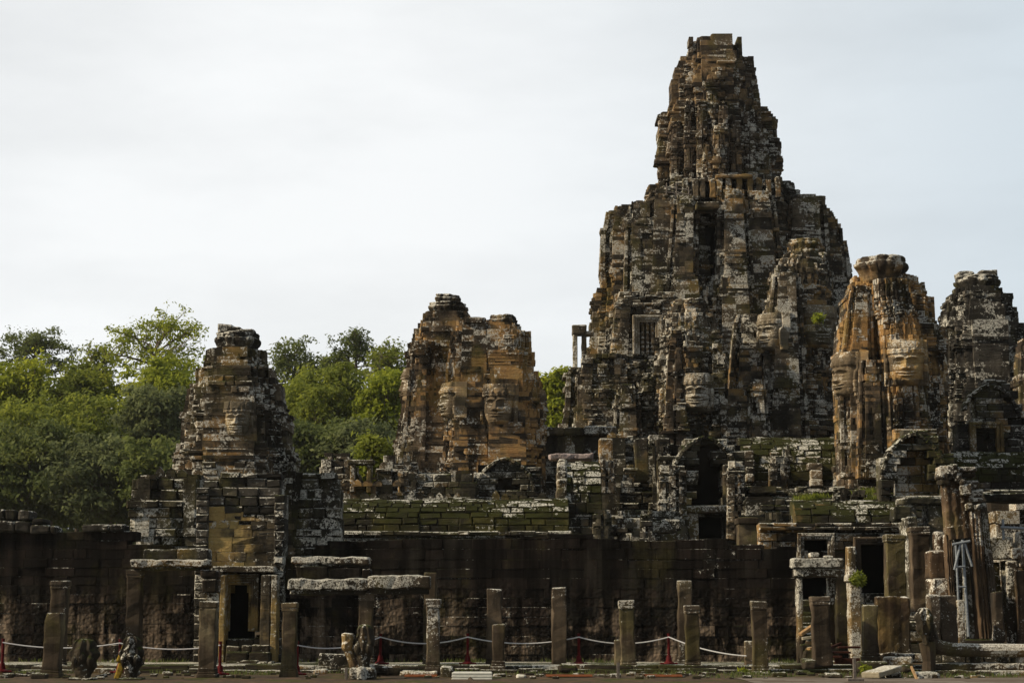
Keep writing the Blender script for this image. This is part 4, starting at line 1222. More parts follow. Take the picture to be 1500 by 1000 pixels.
# ---- far right tower
Q = tower_root('face_tower', 'dark grey tower with broken crown at the right edge of the picture', 1435, 112)
st(Q, 'tower_body', 'dark', [(424, 1398, 1465), (430, 1394, 1466), (432, 1389, 1478), (454, 1386, 1479), (457, 1382, 1486), (476, 1379, 1487), (480, 1377, 1495), (520, 1376, 1498), (600, 1376, 1506), (720, 1372, 1515)], 113, 361, RED, course=.31, bl=(.4, .75), tier=2.8, corn=.2, pil=.14)
lotus(Q, 'dark', 1397, 1467, 406, 427, 113, 51, petals=14)
mb = MB(362)
mb.rbox(AX(1400, 405, 113), AX(1423, 405, 113), 112.2, 113.5, AZ(410, 113), AZ(400, 113), .1, .25, .08)
mb.rbox(AX(1432, 405, 113), AX(1457, 405, 113), 112.2, 113.5, AZ(409, 113), AZ(398, 113), .1, .25, .08)
mb.build('finial_stone', 'dark', Q)
Q2 = thing('stepped_ruin', 'dark building corner rising out of the picture at the far right', 'ruin', (AX(1500, 700, 108), 108, 0))
st(Q2, 'masonry', 'spire', [(498, 1494, 1560), (520, 1490, 1570), (640, 1486, 1580), (700, 1484, 1590)], 108, 365, RED, course=.4, tier=2.4)
K2 = thing('porch', 'dark side porch with arched gable and framed door under the rightmost tower', 'porch', (AX(1450, 690, 100), 100, 0), 'pediment porches at the feet of the towers')
mb = MB(371); wallrun(mb, AX(1405, 660, 101), AX(1520, 660, 101), 101, 0, steps_fn([(1405, 620), (1418, 590), (1432, 568), (1450, 556), (1474, 562), (1484, 590), (1496, 602)], 101), .36, (.5, .95), .06, 1.4, [(1430, 628, 1460, 662)], erode=.1)
mb.build('masonry', 'dark', K2)
mb = MB(372); arch_blocks(mb, AX(1453, 600, 100.7), 100.9, AZ(604, 100.7), 40 / F * 100.7, 1.4, .45, .3, 11)
mb.build('pediment', 'dark', K2)
mb = MB(373); jambs(mb, 1430, 1460, 627, 662, 100.8, .35, .18, .5, 2)
mb.build('door_frame', 'brown', K2)
mb = MB(374); mb.box(AX(1420, 650, 104), AX(1475, 650, 104), 104, 104.5, 5, AZ(615, 104), rnd=.2)
mb.build('black_shade_panel', 'black', K2)  # black sheet in place of shade behind the framed door
mb = MB(375)
zE, zR = AZ(706, 97), AZ(661, 99)
vault(mb, AX(1398, 690, 97), AX(1540, 690, 97), 97, zE, 2.2, zR - zE, 8, (.55, .95), .04)
mb.build('roof', 'roof', K2)
mb = MB(376); wallrun(mb, AX(1396, 720, 97), AX(1540, 720, 97), 97.05, 0, lambda x: AZ(704, 97), .36, (.5, 1), .05, 1.0)
mb.build('cornice_wall', 'dark', K2)

# ================================================================== RIGHT FOREGROUND
def stone_obj(name, label, cat, boxes, mat, seed, r=.05, rough=.03, group=None, cell=.18):
    """boxes: (l, r, top, bottom, Ynear, depth)"""
    mb = MB(seed)
    for (l, r_, t_, b_, Y, dp) in boxes:
        mb.rbox(AX(l, (t_ + b_) / 2, Y), AX(r_, (t_ + b_) / 2, Y), Y, Y + dp, AZ(b_, Y), AZ(t_, Y), r, cell, rough)
    o = mb.build(name, mat)
    return tag(o, label, cat, group)
Dw = thing('lichen_doorway', 'free standing doorway with white lichen lintel and jamb right of the long wall', 'doorway', (AX(1205, 950, 68), 68, 0))
def part_boxes(parent, name, boxes, mat, seed, r=.05, rough=.03):
    mb = MB(seed)
    for (l, r_, t_, b_, Y, dp) in boxes:
        mb.rbox(AX(l, (t_ + b_) / 2, Y), AX(r_, (t_ + b_) / 2, Y), Y, Y + dp, AZ(b_, Y), AZ(t_, Y), r, .18, rough)
    return mb.build(name, mat, parent)
part_boxes(Dw, 'lintel', [(1165, 1238, 832, 845, 67.8, .8)], 'lintel', 401)
part_boxes(Dw, 'beam', [(1162, 1236, 817, 831.5, 67.6, 1.0)], 'dark', 402)
part_boxes(Dw, 'jamb', [(1169, 1177, 845, 975, 68, .6)], 'pierw', 403)
part_boxes(Dw, 'jamb', [(1226, 1243, 845, 972, 67.8, .7)], 'lintel', 404)
part_boxes(Dw, 'inner_jamb', [(1215, 1225.5, 845, 965, 68.3, .6)], 'brown', 405)
part_boxes(Dw, 'top_stone', [(1186, 1200, 809, 817.5, 67.9, .5)], 'brown', 406, .06)
part_boxes(Dw, 'top_stone', [(1209, 1221, 813, 817.5, 67.9, .5)], 'lintel', 407, .06)
mb = MB(408)
for k in range(9):
    t_ = 878 + k * 8; Y = 76 - k * .75
    x = AX(1174, t_, Y); xe = AX(1218, t_, Y)
    while x < xe - .1:
        wd = min(mb.g.uniform(.4, .8), xe - x)
        mb.rbox(x, x + wd - .02, Y, Y + 1.6, 0, AZ(t_, Y) + mb.g.uniform(-.05, .05), .06, .18, .05); x += wd
tag(mb.build('inner_steps', 'roof'), 'steep mossy stair seen inside the white lichen doorway', 'steps')
def beam(name, label, a, b, wd, th, mat, cat='plank', group=None, seed=0):
    A, B = Vector(a), Vector(b)
    d = B - A; L = d.length
    mb = MB(seed)
    q = d.to_track_quat('X', 'Z').to_matrix().to_4x4()
    mb.rbox(0, L, -wd / 2, wd / 2, -th / 2, th / 2, min(th, wd) * .15, max(.15, L / 12), .006, M=Matrix.Translation(A) @ q)
    return tag(mb.build(name, mat), label, cat, group)
def P3(px, py, Y):
    x, z = at(px, py, Y); return (x, Y, z)
g_pl = 'wood planks in the rubble heap'
beam('plank', 'tilted tan plank at the top of the rubble in the white lichen doorway', P3(1172, 929, 67.4), P3(1195, 913, 67.6), .25, .1, 'wood', group=g_pl, seed=411)
beam('plank', 'flat pale plank lying on the rubble in the white lichen doorway', P3(1175, 935, 67), P3(1195, 932, 67), .3, .1, 'pale', group=g_pl, seed=412)
beam('plank', 'short orange plank at the foot of the rubble behind the leaning pillar', P3(1184, 950, 66.5), P3(1216, 943, 66.8), .2, .08, 'wood', group=g_pl, seed=413)
mb = MB(414)
for k in range(16):
    px = mb.g.uniform(1176, 1220); py = mb.g.uniform(935, 972); Y = 66 + (980 - py) * .04
    x, z = at(px, py, Y); s_ = mb.g.uniform(.15, .35)
    mb.rbox(x - s_, x + s_, Y - s_, Y + s_, max(0, z - .5), z, .06, .12, .05)
struct(mb.build('rubble', 'rubble'), 'stuff')
S2 = thing('wooden_steps', 'small dark red wooden staircase between the leaning pillar and the mossy post', 'steps', (AX(1240, 975, 65), 65, 0))
for k, (l, r_, t_) in enumerate(((1217, 1234, 960), (1219, 1247, 953.5), (1230, 1261, 946))):
    part_boxes(S2, 'tread', [(l, r_, t_, t_ + 3.2, 64.5 + k * .35, .45)], 'redwood', 421 + k, .015, .003)
mb = MB(425)
mb.rbox(AX(1222, 970, 65), AX(1260, 970, 65), 64.9, 65.0, 0.05, AZ(963, 65), .02, .3, .003)
mb.tube([P3(1212, 950, 64.8), P3(1232, 942, 65.5)], .05)
mb.build('stringer', 'redwood', S2)
stone_obj('stone_pier', 'dark brown pier with fern on its top, beside the white lichen jamb', 'pier', [(1246, 1263, 850, 970, 67.0, .7), (1243, 1265, 841, 852, 66.8, 1.0)], 'pierw', 431)
pillar(1275, 885, 968, 21, 62.5, 'mossy square post at the left of the carved slab', 'pier', False, True, (0, 0), 432, 'posts and slabs by the side entrance')
stone_obj('carved_slab', 'wide dark slab with faint carved figure between mossy post and cobra head', 'slab', [(1285, 1334, 873, 958, 63.2, .55), (1280, 1340, 956, 966, 62.9, 1.0), (1300, 1338, 962, 975, 62.2, .8)], 'brown', 433, .06, .05)
pillar(1312, 783, 880, 27, 70.0, 'capital topped pillar right of the tall black doorway', 'pier', True, False, (0, 0), 441, 'tall capital topped pillars of the side entrance')
pillar(1350, 772, 895, 27, 68.5, 'taller light faced pillar between the black doorway and the scaffold', 'pier', True, False, (0, -.6), 442, 'tall capital topped pillars of the side entrance')
stone_obj('ruined_wall', 'broken dark masonry with narrow black gap above the tall pillars', 'ruin', [(1326, 1344, 736, 850, 76, 1.2), (1362, 1388, 738, 850, 76, 1.2), (1322, 1392, 728, 738, 75.8, 1.5), (1310, 1336, 742, 762, 75, 1), (1330, 1346, 757, 880, 74, .9)], 'base', 443, .06, .06)
stone_obj('ruined_wall', 'brown patchy wall piece left of the scaffolded door', 'ruin', [(1362, 1386, 806, 848, 66.8, .9), (1374, 1388, 778, 850, 67.2, .8), (1366, 1390, 846, 880, 66.4, 1.0)], 'brown', 444, .08, .06)
stone_obj('carved_slab', 'dark niche slab with white lichen edge, left of the scaffold foot', 'slab', [(1363, 1379, 871, 948, 62.6, .7), (1378, 1404, 872, 948, 62.8, .6), (1403, 1414, 878, 948, 62.7, .7)], 'pierw', 445, .05, .04)

mb = MB(447)
wallrun(mb, AX(1318, 850, 77), AX(1560, 850, 77), 77, 0, steps_fn([(1318, 800), (1336, 765), (1362, 745), (1398, 720), (1445, 716), (1500, 722)], 77), .40, (.6, 1.1), .06, 1.0, erode=.06)
tag(mb.build('ruined_wall', 'base'), 'dark mossy masonry wall behind the tilted doorway and its pillars', 'ruin')
# tall leaning door with carved pediment and steel prop
Ld = thing('leaning_doorway', 'tall tilted carved doorway propped with steel, at the right edge', 'doorway', (AX(1420, 940, 66), 66, 0))
def lean_strip(parent, name, tl, tr, bl_, br_, Y, dep, mat, seed, rough=.022, groove=True):
    """upright slab whose four corners are given as pixels"""
    mb = MB(seed)
    A, B, D, E = P3(*tl, Y), P3(*tr, Y), P3(*bl_, Y), P3(*br_, Y)
    nu, nv = 12, 26
    ring = []
    def fn(u, v):
        # loop round the slab section: front, right side, back, left side
        k = u * 4
        L = Vector(D).lerp(Vector(A), v); Rr = Vector(E).lerp(Vector(B), v)
        if k < 2: p = L.lerp(Rr, k / 2); y = 0 - (.022 * (math.sin(k / 2 * math.pi * 6) if groove else 0))
        elif k < 2.5: p = Rr; y = dep * (k - 2) / .5
        elif k < 3.5: p = Rr.lerp(L, (k - 2.5)); y = dep
        else: p = L; y = dep * (1 - (k - 3.5) / .5)
        q = Vector((p.x, p.y + y, p.z))
        q += mnoise.noise_vector(q * 3.5 + Vector((seed, 0, 0))) * rough + mnoise.noise_vector(q * 9) * rough * .6
        return tuple(q), .5
    mb.grid(fn, 48, nv, True)
    b = len(mb.v) - 48
    mb.f.append(tuple(b + k for k in range(48)))
    return mb.build(name, mat, parent)
lean_strip(Ld, 'jamb', (1385, 782), (1395, 782), (1396, 945), (1404, 945), 66.2, .5, 'brown', 451)
lean_strip(Ld, 'jamb', (1421, 745), (1436, 745), (1438, 935), (1452, 935), 66.0, .9, 'brown', 452)
lean_strip(Ld, 'jamb', (1437, 742), (1446, 742), (1453, 938), (1468, 938), 66.2, .7, 'pierw', 453)
lean_strip(Ld, 'lintel', (1388, 772), (1422, 766), (1391, 790), (1424, 786), 66.1, .7, 'brown', 454)
lean_strip(Ld, 'pediment', (1383, 703), (1415, 700), (1389, 775), (1423, 768), 66.2, .7, 'brown', 455, .035)
part_boxes(Ld, 'cornice', [(1402, 1432, 683, 691, 66.2, .9), (1404, 1430, 691, 698, 66.4, .6), (1409, 1434, 703, 715, 66.1, .8), (1418, 1440, 717, 728, 66.1, .8), (1421, 1442, 728, 736, 66.0, .9)], 'lintel', 456, .06, .06)
mb = MB(457)
for k in range(12):
    px, py = [(1382, 690), (1391, 688), (1397, 684), (1388, 697), (1395, 694), (1402, 700), (1408, 706), (1378, 697), (1414, 718), (1420, 742), (1384, 703), (1400, 690)][k]
    x, z = at(px, py, 66.1); s_ = mb.g.uniform(.10, .20)
    mb.rbox(x - s_, x + s_, 65.9, 66.7, z - s_, z + s_, .07, .1, .05)
mb.build('finial', 'lintel', Ld)
part_boxes(Ld, 'threshold', [(1402, 1470, 936, 950, 65.4, 1.2)], 'rubble', 458)
part_boxes(Ld, 'back_wall', [(1392, 1400, 790, 940, 69, .6), (1416, 1440, 830, 945, 69.5, .6)], 'base', 459)
Pr = thing('steel_prop', 'blue grey steel scaffold prop inside the tilted doorway', 'scaffold', P3(1410, 935, 65.7))
def pole(parent, name, pts, r, seed=0, mat='steel'):
    mb = MB(seed); mb.tube([P3(*p) for p in pts], r, 8); return mb.build(name, mat, parent)
pole(Pr, 'pole', [(1400, 795, 65.8), (1404, 880, 65.8)], .04)
pole(Pr, 'pole', [(1410, 790, 65.7), (1414, 860, 65.7), (1419, 932, 65.7)], .05)
pole(Pr, 'brace', [(1408, 793, 65.6), (1398, 834, 65.6)], .04)
pole(Pr, 'brace', [(1413, 795, 65.6), (1424, 829, 65.6)], .042)
pole(Pr, 'crossbar', [(1395, 797, 65.55), (1421, 792, 65.55)], .045)
pole(Pr, 'crossbar', [(1400, 830, 65.6), (1414, 829, 65.6)], .03)
pole(Pr, 'crossbar', [(1403, 859, 65.6), (1415, 859, 65.6)], .03)
Rs = thing('ruined_wall', 'tall brown and black wall block right of the tilted doorway', 'ruin', (AX(1480, 940, 67), 67, 0))
st(Rs, 'masonry', 'pierw', [(735, 1446, 1560), (770, 1448, 1560), (900, 1462, 1560), (950, 1466, 1560)], 71.5, 461, RECT, .7, 1.2, course=.5, bl=(.7, 1.3), pil=.05, corn=.1, holes=[(1466, 762, 1520, 775)])
part_boxes(Rs, 'lintel_block', [(1447, 1484, 786, 818, 67.6, .9), (1483, 1497, 802, 818, 67.4, .9), (1497, 1530, 778, 830, 67.2, 1.2)], 'brown', 462, .06, .04)
part_boxes(Rs, 'coping', [(1442, 1520, 722, 734, 67.2, 1.5), (1436, 1446, 736, 760, 67, .8)], 'dark', 463, .06, .05)
part_boxes(Rs, 'pilaster', [(1454, 1467, 822, 945, 68.2, .6), (1476, 1494, 820, 950, 67.6, .8), (1494, 1530, 835, 950, 67, .8)], 'brown', 464, .05, .04)
stone_obj('stone_pier', 'short pier with white lichen top right of the tilted doorway', 'pier', [(1457, 1472, 866, 940, 63.5, .5)], 'pierw', 465, .06, .05)
mb = MB(466)
mb.tube([P3(1466, 772, 66.6), P3(1530, 775, 66.6)], .05, 8)
mb.tube([P3(1469, 760, 66.7), P3(1470, 790, 66.7)], .045, 8)
tag(mb.build('steel_rail', 'steel'), 'thin steel rail running out of the picture across the right wall block', 'rail')

# ---- cobra balustrade at the right
YB = 60.5
Nb = thing('cobra_balustrade', 'lichen spotted snake body balustrade on block feet at lower right', 'balustrade', (AX(1430, 985, YB), YB, 0))
mb = MB(471)
pts = [P3(px, py, YB) for px, py in ((1362, 912), (1363, 928), (1368, 941), (1378, 948), (1395, 951), (1430, 952), (1470, 952), (1540, 953))]
mb.tube(pts, [.16, .20, .22, .22, .21, .21, .21, .21], 12)
mb.build('snake_body', 'pierw', Nb)
part_boxes(Nb, 'rail', [(1372, 1540, 949, 958, YB - .1, .45)], 'lintel', 472, .06, .05)
for k, px in enumerate((1431, 1472, 1499)):
    part_boxes(Nb, 'foot', [(px - 7, px + 7, 958, 972, YB - .05, .4)], 'lintel', 473 + k, .08, .05)
part_boxes(Nb, 'plinth', [(1358, 1540, 971, 981, YB - .25, .8)], 'lintel', 477, .05, .05)
part_boxes(Nb, 'plinth', [(1362, 1540, 981, 991, YB - .35, 1.2), (1372, 1540, 990, 1003, YB - .7, 1.4)], 'rubble', 478, .05, .05)
def cobra_hood(mb, px, pyt, pyb, wpx, Y, thick, lobes=7, asym=0.0, seed=0, base_w=.35):
    """fan of cobra heads: broad lobed leaf shape with a narrow neck, ridged"""
    x, zb = at(px, pyb, Y); zt = AZ(pyt, Y); H = zt - zb; W = wpx / 2 / F * Y
    def fn(u, v):
        t = v
        prof = base_w + (1 - base_w) * math.sin(min(1, t / .62) * math.pi / 2) ** 2 if t < .62 else math.sqrt(max(0, 1 - ((t - .62) / .38) ** 2)) ** .9
        ang = 2 * math.pi * u
        lob = 1 + .09 * math.sin(t * lobes * math.pi) * (t > .35)
        ridge = 1 + .22 * math.cos(lobes * math.acos(max(-1, min(1, math.cos(ang))))) * (t > .3)
        p = Vector((math.cos(ang) * W * prof * lob + asym * W * t, math.sin(ang) * thick * (prof ** .5 + .1) * ridge, H * t))
        p += mnoise.noise_vector(p * 3 + Vector((seed, 0, 0))) * .05 + mnoise.noise_vector(p * 9) * .022
        return (x + p.x, Y + p.y, zb + p.z), (.5 + .5 * math.sin(ang * 3))
    mb.grid(fn, 40, 34, True)
mb = MB(479)
cobra_hood(mb, 1356, 889, 944, 27, YB - .3, .26, 6, -.15, 4)
mb.build('cobra_head', 'lintel', Nb)
mb = MB(480)
mb.tube([P3(1361, 985, YB - .2), P3(1361, 968, YB - .2), P3(1360, 955, YB - .2), P3(1358, 940, YB - .2)], [.24, .2, .24, .26], 12)
mb.build('neck', 'pier', Nb)

# ---- cobra statues in front of the wall
def statue(px, pyt, pyb, wpx, Y, label, mat, seed, extra=None, base_w=.35, asym=0.0):
    x, zb = at(px, pyb, Y)
    t = thing('cobra_statue', label, 'statue', (x, Y, 0), 'worn cobra statues at the lower left')
    mb = MB(seed); cobra_hood(mb, px, pyt, pyb, wpx, Y, .22, 7, asym, seed, base_w)
    mb.build('hood', mat, t)
    mb = MB(seed + 1)
    zt = AZ(pyt, Y); h = zt - zb
    hw = wpx / F * Y
    for k, dx in enumerate((-.26, 0, .26)):
        cx = x + dx * hw
        mb.grid(lambda u, v, cx=cx, k=k: ((cx + math.cos(2 * math.pi * u) * .11 * math.sin(math.pi * v) , Y - .2 + math.sin(2 * math.pi * u) * .12 * math.sin(math.pi * v), zb + h * (.50 + .06 * (k == 1)) + .42 * (v - .5)), .6), 12, 10, True)
    mb.build('cobra_face', mat, t)
    mb = MB(seed + 2)
    mb.rbox(x - .36, x + .36, Y - .45, Y + .4, -.05, zb + .15, .1, .12, .05)
    mb.build('pedestal', mat, t)
    if extra: extra(t)
    return t
def broken(t):
    mb = MB(494)
    x, z = at(509, 940, 56.6)
    mb.rbox(x - .17, x + .17, 56.4, 56.9, z - .25, z + .28, .1, .1, .06)
    mb.tube([P3(510, 948, 56.6), P3(515, 962, 56.6), P3(520, 975, 56.6)], [.16, .15, .17], 10)
    mb.build('broken_stump', 'brown', t)
    mb = MB(495)
    mb.tube([P3(523, 981, 56.9), P3(560, 981, 57.2), P3(584, 981, 57.4)], .16, 12)
    mb.build('snake_body', 'brown', t)
    mb = MB(496)
    mb.rbox(AX(524, 985, 56), AX(537, 985, 56), 55.6, 56.2, -.05, AZ(976, 56), .1, .1, .04)
    mb.build('front_knob', 'rubble', t)
statue(532, 913, 985, 30, 56.6, 'greenish fan shaped cobra statue with broken left part, near the porch', 'rubble', 490, broken, .40, .12)
statue(122, 934, 1000, 42, 56.0, 'dark mossy rounded cobra statue with yellow lichen top, left one', 'rubble', 500, None, .45)
statue(192, 930, 1000, 34, 56.0, 'pointed spade shaped cobra statue beside a yellow slab', 'rubble', 510, None, .4)
mb = MB(516)
M_ = Matrix.Translation(P3(180, 957, 57.0)) @ Matrix.Rotation(R(18), 4, 'Y')
mb.rbox(-.10, .12, -.08, .08, -.28, .28, .05, .1, .03, M=M_)
mb.rbox(-.02, .16, -.05, .1, -.75, -.26, .04, .1, .02, M=M_)
tag(mb.build('yellow_stone', 'yellow'), 'upright yellow lichen slab between the two left cobra statues', 'stone')

# ------------------------------------------------------------------ red posts and rope
POSTS = [(3, 966, 984), (175, 961, 985), (322, 960, 989), (435, 962, 990), (557, 951, 980), (685, 944, 980), (848, 941, 980), (980, 945, 981)]
LBL = ['red rope post at the left edge of the picture', 'red rope post behind the yellow slab', 'red rope post left of the stepped doorway', 'red rope post beside the pillar right of the doorway',
       'red rope post behind the fallen snake body', 'red rope post between the porch and the half height pillar', 'red rope post right of the lone olive pillar', 'red rope post left of the tallest pillar']
tops = []
YP = 66.0
proto = None
def dup(root, loc):
    r = root.copy(); COL.objects.link(r); r.location = loc
    for ch in root.children:
        c = ch.copy(); COL.objects.link(c); c.parent = r
    return r
for k, (px, t_, b_) in enumerate(POSTS):
    Y = YP if px > 500 else 60.5
    x, zb = at(px, b_, Y)
    zb = .2 if px > 500 else max(0, zb)
    H = 1.0
    if proto is None:
        proto = thing('rope_post', LBL[k], 'post', (x, Y, zb), 'red posts of the rope barrier')
        mb = MB(520); mb.tube([(x, Y, zb + .2), (x, Y, zb + H)], .048, 10); mb.tube([(x, Y, zb + H), (x, Y, zb + H + .04)], .056, 10); mb.build('pole', 'red', proto)
        mb = MB(521)
        mb.tube([(x, Y, zb + .02), (x, Y, zb + .06), (x, Y, zb + .10), (x, Y, zb + .3)], [.20, .19, .11, .07], 12)
        mb.rbox(x - .3, x + .3, Y - .06, Y + .06, zb, zb + .06, .02, .2, 0)
        mb.build('base', 'red', proto)
        p = proto
    else:
        p = dup(proto, (x, Y, zb)); p['label'] = LBL[k]
    tops.append(Vector((x, Y, zb + H - .08)))
def rope(A, B, sag, label, k):
    mb = MB(530 + k)
    pts = [A.lerp(B, q / 16) + Vector((0, -.07, -sag * 4 * (q / 16) * (1 - q / 16))) for q in range(17)]
    mb.tube(pts, .022, 6)
    tag(mb.build('rope', 'rope'), label, 'rope', 'white barrier ropes')
RL = ['white rope running past the mossy stub pillar at far left', 'white rope below the left white lintel', None, 'white rope from the doorway pillar to the cobra statue',
      'white rope behind the right porch pillars', 'white rope past the half height pillar', 'white rope past the mossy leaning pillar']
for k in range(7):
    if RL[k] is None: continue
    rope(tops[k], tops[k + 1], .22 if k not in (0, 1) else .16, RL[k], k)
rope(tops[7], Vector((*at(1093, 960, 64.8)[:1], 64.8, AZ(960, 64.8))), .12, 'white rope ending at the low stub right of the tallest pillar', 8)

# ------------------------------------------------------------------ small things on the ground
Sd = thing('sign_stand', 'grey post on T shaped foot in the paving at lower right', 'stand', (AX(1252, 997, 53.5), 53.5, 0))
part_boxes(Sd, 'post', [(1250, 1254.5, 964, 996, 53.5, .09)], 'greywood', 541, .01, .003)
part_boxes(Sd, 'foot', [(1242, 1266, 993, 997, 53.4, .3)], 'greywood', 542, .015, .003)
part_boxes(thing('wooden_post', 'thin grey post standing before the mossy leaning pillar', 'post', (AX(906, 998, 57), 57, 0)), 'post', [(903.5, 908, 970, 1000, 57, .1)], 'greywood', 543, .01, .004)
part_boxes(thing('wooden_post', 'thin grey post beside the broken cobra statue', 'post', (AX(507, 998, 57), 57, 0)), 'post', [(505, 509, 977, 1004, 56, .09)], 'greywood', 544, .01, .004)
mb = MB(545)
A, B = Vector(P3(1277, 991, 56.5)), Vector(P3(1311, 980, 57.5))
q = (B - A).to_track_quat('X', 'Z').to_matrix().to_4x4()
mb.rbox(0, (B - A).length, -.25, .35, -.08, .08, .03, .12, .02, M=Matrix.Translation(A + Vector((0, 0, .05))) @ q)
tag(mb.build('broken_slab', 'pale'), 'tilted white stone slab on the paving at lower right', 'slab')
beam('wooden_stick', 'thin bright wooden stick leaning by the cobra balustrade', P3(1348, 1006, 55.5), P3(1335, 976, 57.5), .07, .07, 'wood', 'stick', seed=546)
g_loose = 'loose stone blocks on the ground'
for k, (l, r_, t_, b_, Y, lab, mt) in enumerate((
        (1298, 1322, 983, 993, 57.5, 'small flat block right of the white slab', 'rubble'),
        (1321, 1337, 974, 984, 58.5, 'squared mossy block below the carved slab', 'rubble'),
        (1258, 1302, 968, 984, 60.0, 'long brown block behind the white slab', 'rubble'),
        (1212, 1234, 985, 993, 57.0, 'flat stone lying left of the grey T stand', 'rubble'),
        (1178, 1196, 966, 980, 61.0, 'round mossy boulder at the foot of the leaning pillar', 'rubble'),
        (818, 846, 974, 985, 61.5, 'rough block at the foot of the lone olive pillar', 'rubble'),
        (646, 664, 976, 998, 58.0, 'square worn pedestal left of the white striped sheet', 'rubble'),
        (1168, 1190, 982, 989, 60.5, 'low slab beside the last lone pillar', 'rubble'),
        (757, 770, 988, 994, 57.5, 'small pale stone on the ground right of the striped sheet', 'pale'),
        (466, 526, 957, 978, 63.0, 'long lichen crusted block behind the broken cobra statue', 'lintel'),
        (583, 640, 983, 991, 60.0, 'low brown kerb stone beside the porch pillar', 'brown'),
        (1344, 1378, 984, 1004, 57.0, 'mossy block at the left end of the balustrade', 'rubble'))):
    stone_obj('loose_block', lab, 'stone', [(l, r_, t_, b_, Y, .7)], mt, 550 + k, .08, .045, g_loose, .12)
mb = MB(570)                                                        # white ribbed sheet
for k in range(5):
    mb.rbox(AX(662, 992, 56.5), AX(721, 992, 56.5), 56.4 - k * .12, 56.5 - k * .12, AZ(984 + k * 4 + 3.4, 56.5), AZ(984 + k * 4, 56.5), .015, .4, .002)
mb.rbox(AX(663, 992, 56.6), AX(720, 992, 56.6), 56.5, 57.3, 0, AZ(984, 56.5), .02, .4, .002)
tag(mb.build('ribbed_sheet', 'white'), 'white ribbed step unit on the ground at centre bottom', 'steps')
mb = MB(571)
mb.tube([P3(688, 993, 55.2), P3(697, 1003, 55.0)], .06, 8)
tag(mb.build('dark_stake', 'barkd'), 'short dark stake leaning before the white ribbed steps', 'stake')
for k, (l, r_, t_, b_, lab) in enumerate(((592, 640, 993.5, 997, 'orange plastic strip left of the white ribbed steps'), (800, 868, 993, 996, 'orange plastic strip on the ground below the lone pillar'), (946, 1000, 994, 997, 'orange plastic strip right of the thin grey post'))):
    mb = MB(580 + k)
    x0, x1 = AX(l, 995, 58), AX(r_, 995, 58)
    def fn(u, v, x0=x0, x1=x1, t_=t_, b_=b_):
        x = x0 + (x1 - x0) * u
        n = mnoise.noise(Vector((x * 1.3, k * 7, 0)))
        zz = AZ(t_, 58) + (.03 * n)
        return ((x, 58 + v * 1.0 + n * .15, .01 + (zz - .01 if zz > .03 else .05) * math.sin(math.pi * v) ** .5 + .02), .5)
    mb.grid(fn, 60, 8)
    o = mb.build('plastic_strip', 'orange')
    md = o.modifiers.new('thickness', 'SOLIDIFY'); md.thickness = .01
    tag(o, lab, 'plastic strip', 'orange plastic strips on the ground')

# grass tufts: stuff
def tufts(name, spots, n, mat, hgt, seed):
    g = np.random.default_rng(seed)
    mb = MB(seed)
    for (x, y, z, rx, ry) in spots:
        for k in range(n):
            a = g.uniform(0, 2 * math.pi); rr = math.sqrt(g.uniform(0, 1))
            px, py = x + rx * rr * math.cos(a), y + ry * rr * math.sin(a)
            h = hgt * g.uniform(.4, 1.2); b = g.uniform(0, 2 * math.pi); w_ = h * .12
            lx, ly = g.normal(0, h * .35), g.normal(0, h * .35)
            i = len(mb.v); dx, dy = math.cos(b) * w_, math.sin(b) * w_
            mb.v += [(px - dx, py - dy, z), (px + dx, py + dy, z), (px + dx * .6 + lx * .5, py + dy * .6 + ly * .5, z + h * .6), (px + lx, py + ly, z + h)]
            r = float(g.random()); mb.r += [r] * 4
            mb.f.append((i, i + 1, i + 2, i + 3))
    return struct(mb.build(name, mat), 'stuff')
gr = random.Random(9)
sp = [(gr.uniform(-22, 13), gr.uniform(68.6, 69.9), .2, .7, .25) for _ in range(26)] + [(gr.uniform(-24, 13), gr.uniform(60.5, 62.4), 0, .6, .4) for _ in range(34)]
sp += [(gr.uniform(6, 16), gr.uniform(57.6, 61), 0, .5, .4) for _ in range(18)]
tufts('grass', sp, 40, 'leaf_d', .15, 601)
ts = []
for px, py, Y in ((1190, 727, 92.2), (1200, 726, 92.2), (1176, 729, 92.2), (1262, 722, 92.2), (1272, 718, 92.4), (1282, 728, 92), (1266, 736, 91.8), (1275, 742, 91.8), (1258, 748, 91.8), (1290, 746, 91.8)):
    x, z = at(px, py, Y); ts.append((x, Y, z - .1, .55, .4))
tufts('ledge_grass', ts, 90, 'leaf_m', .26, 602)
mb = MB(620)
for k in range(260):
    x = mb.g.uniform(-18, 18); y = mb.g.uniform(56.5, 62.4); q = mb.g.uniform(.03, .11) * (1.6 if mb.g.random() < .1 else 1)
    mb.rbox(x - q * 1.3, x + q * 1.3, y - q, y + q, -.02, q * .9, q * .3, .2, q * .25)
struct(mb.build('pebbles', 'rubble'), 'stuff')
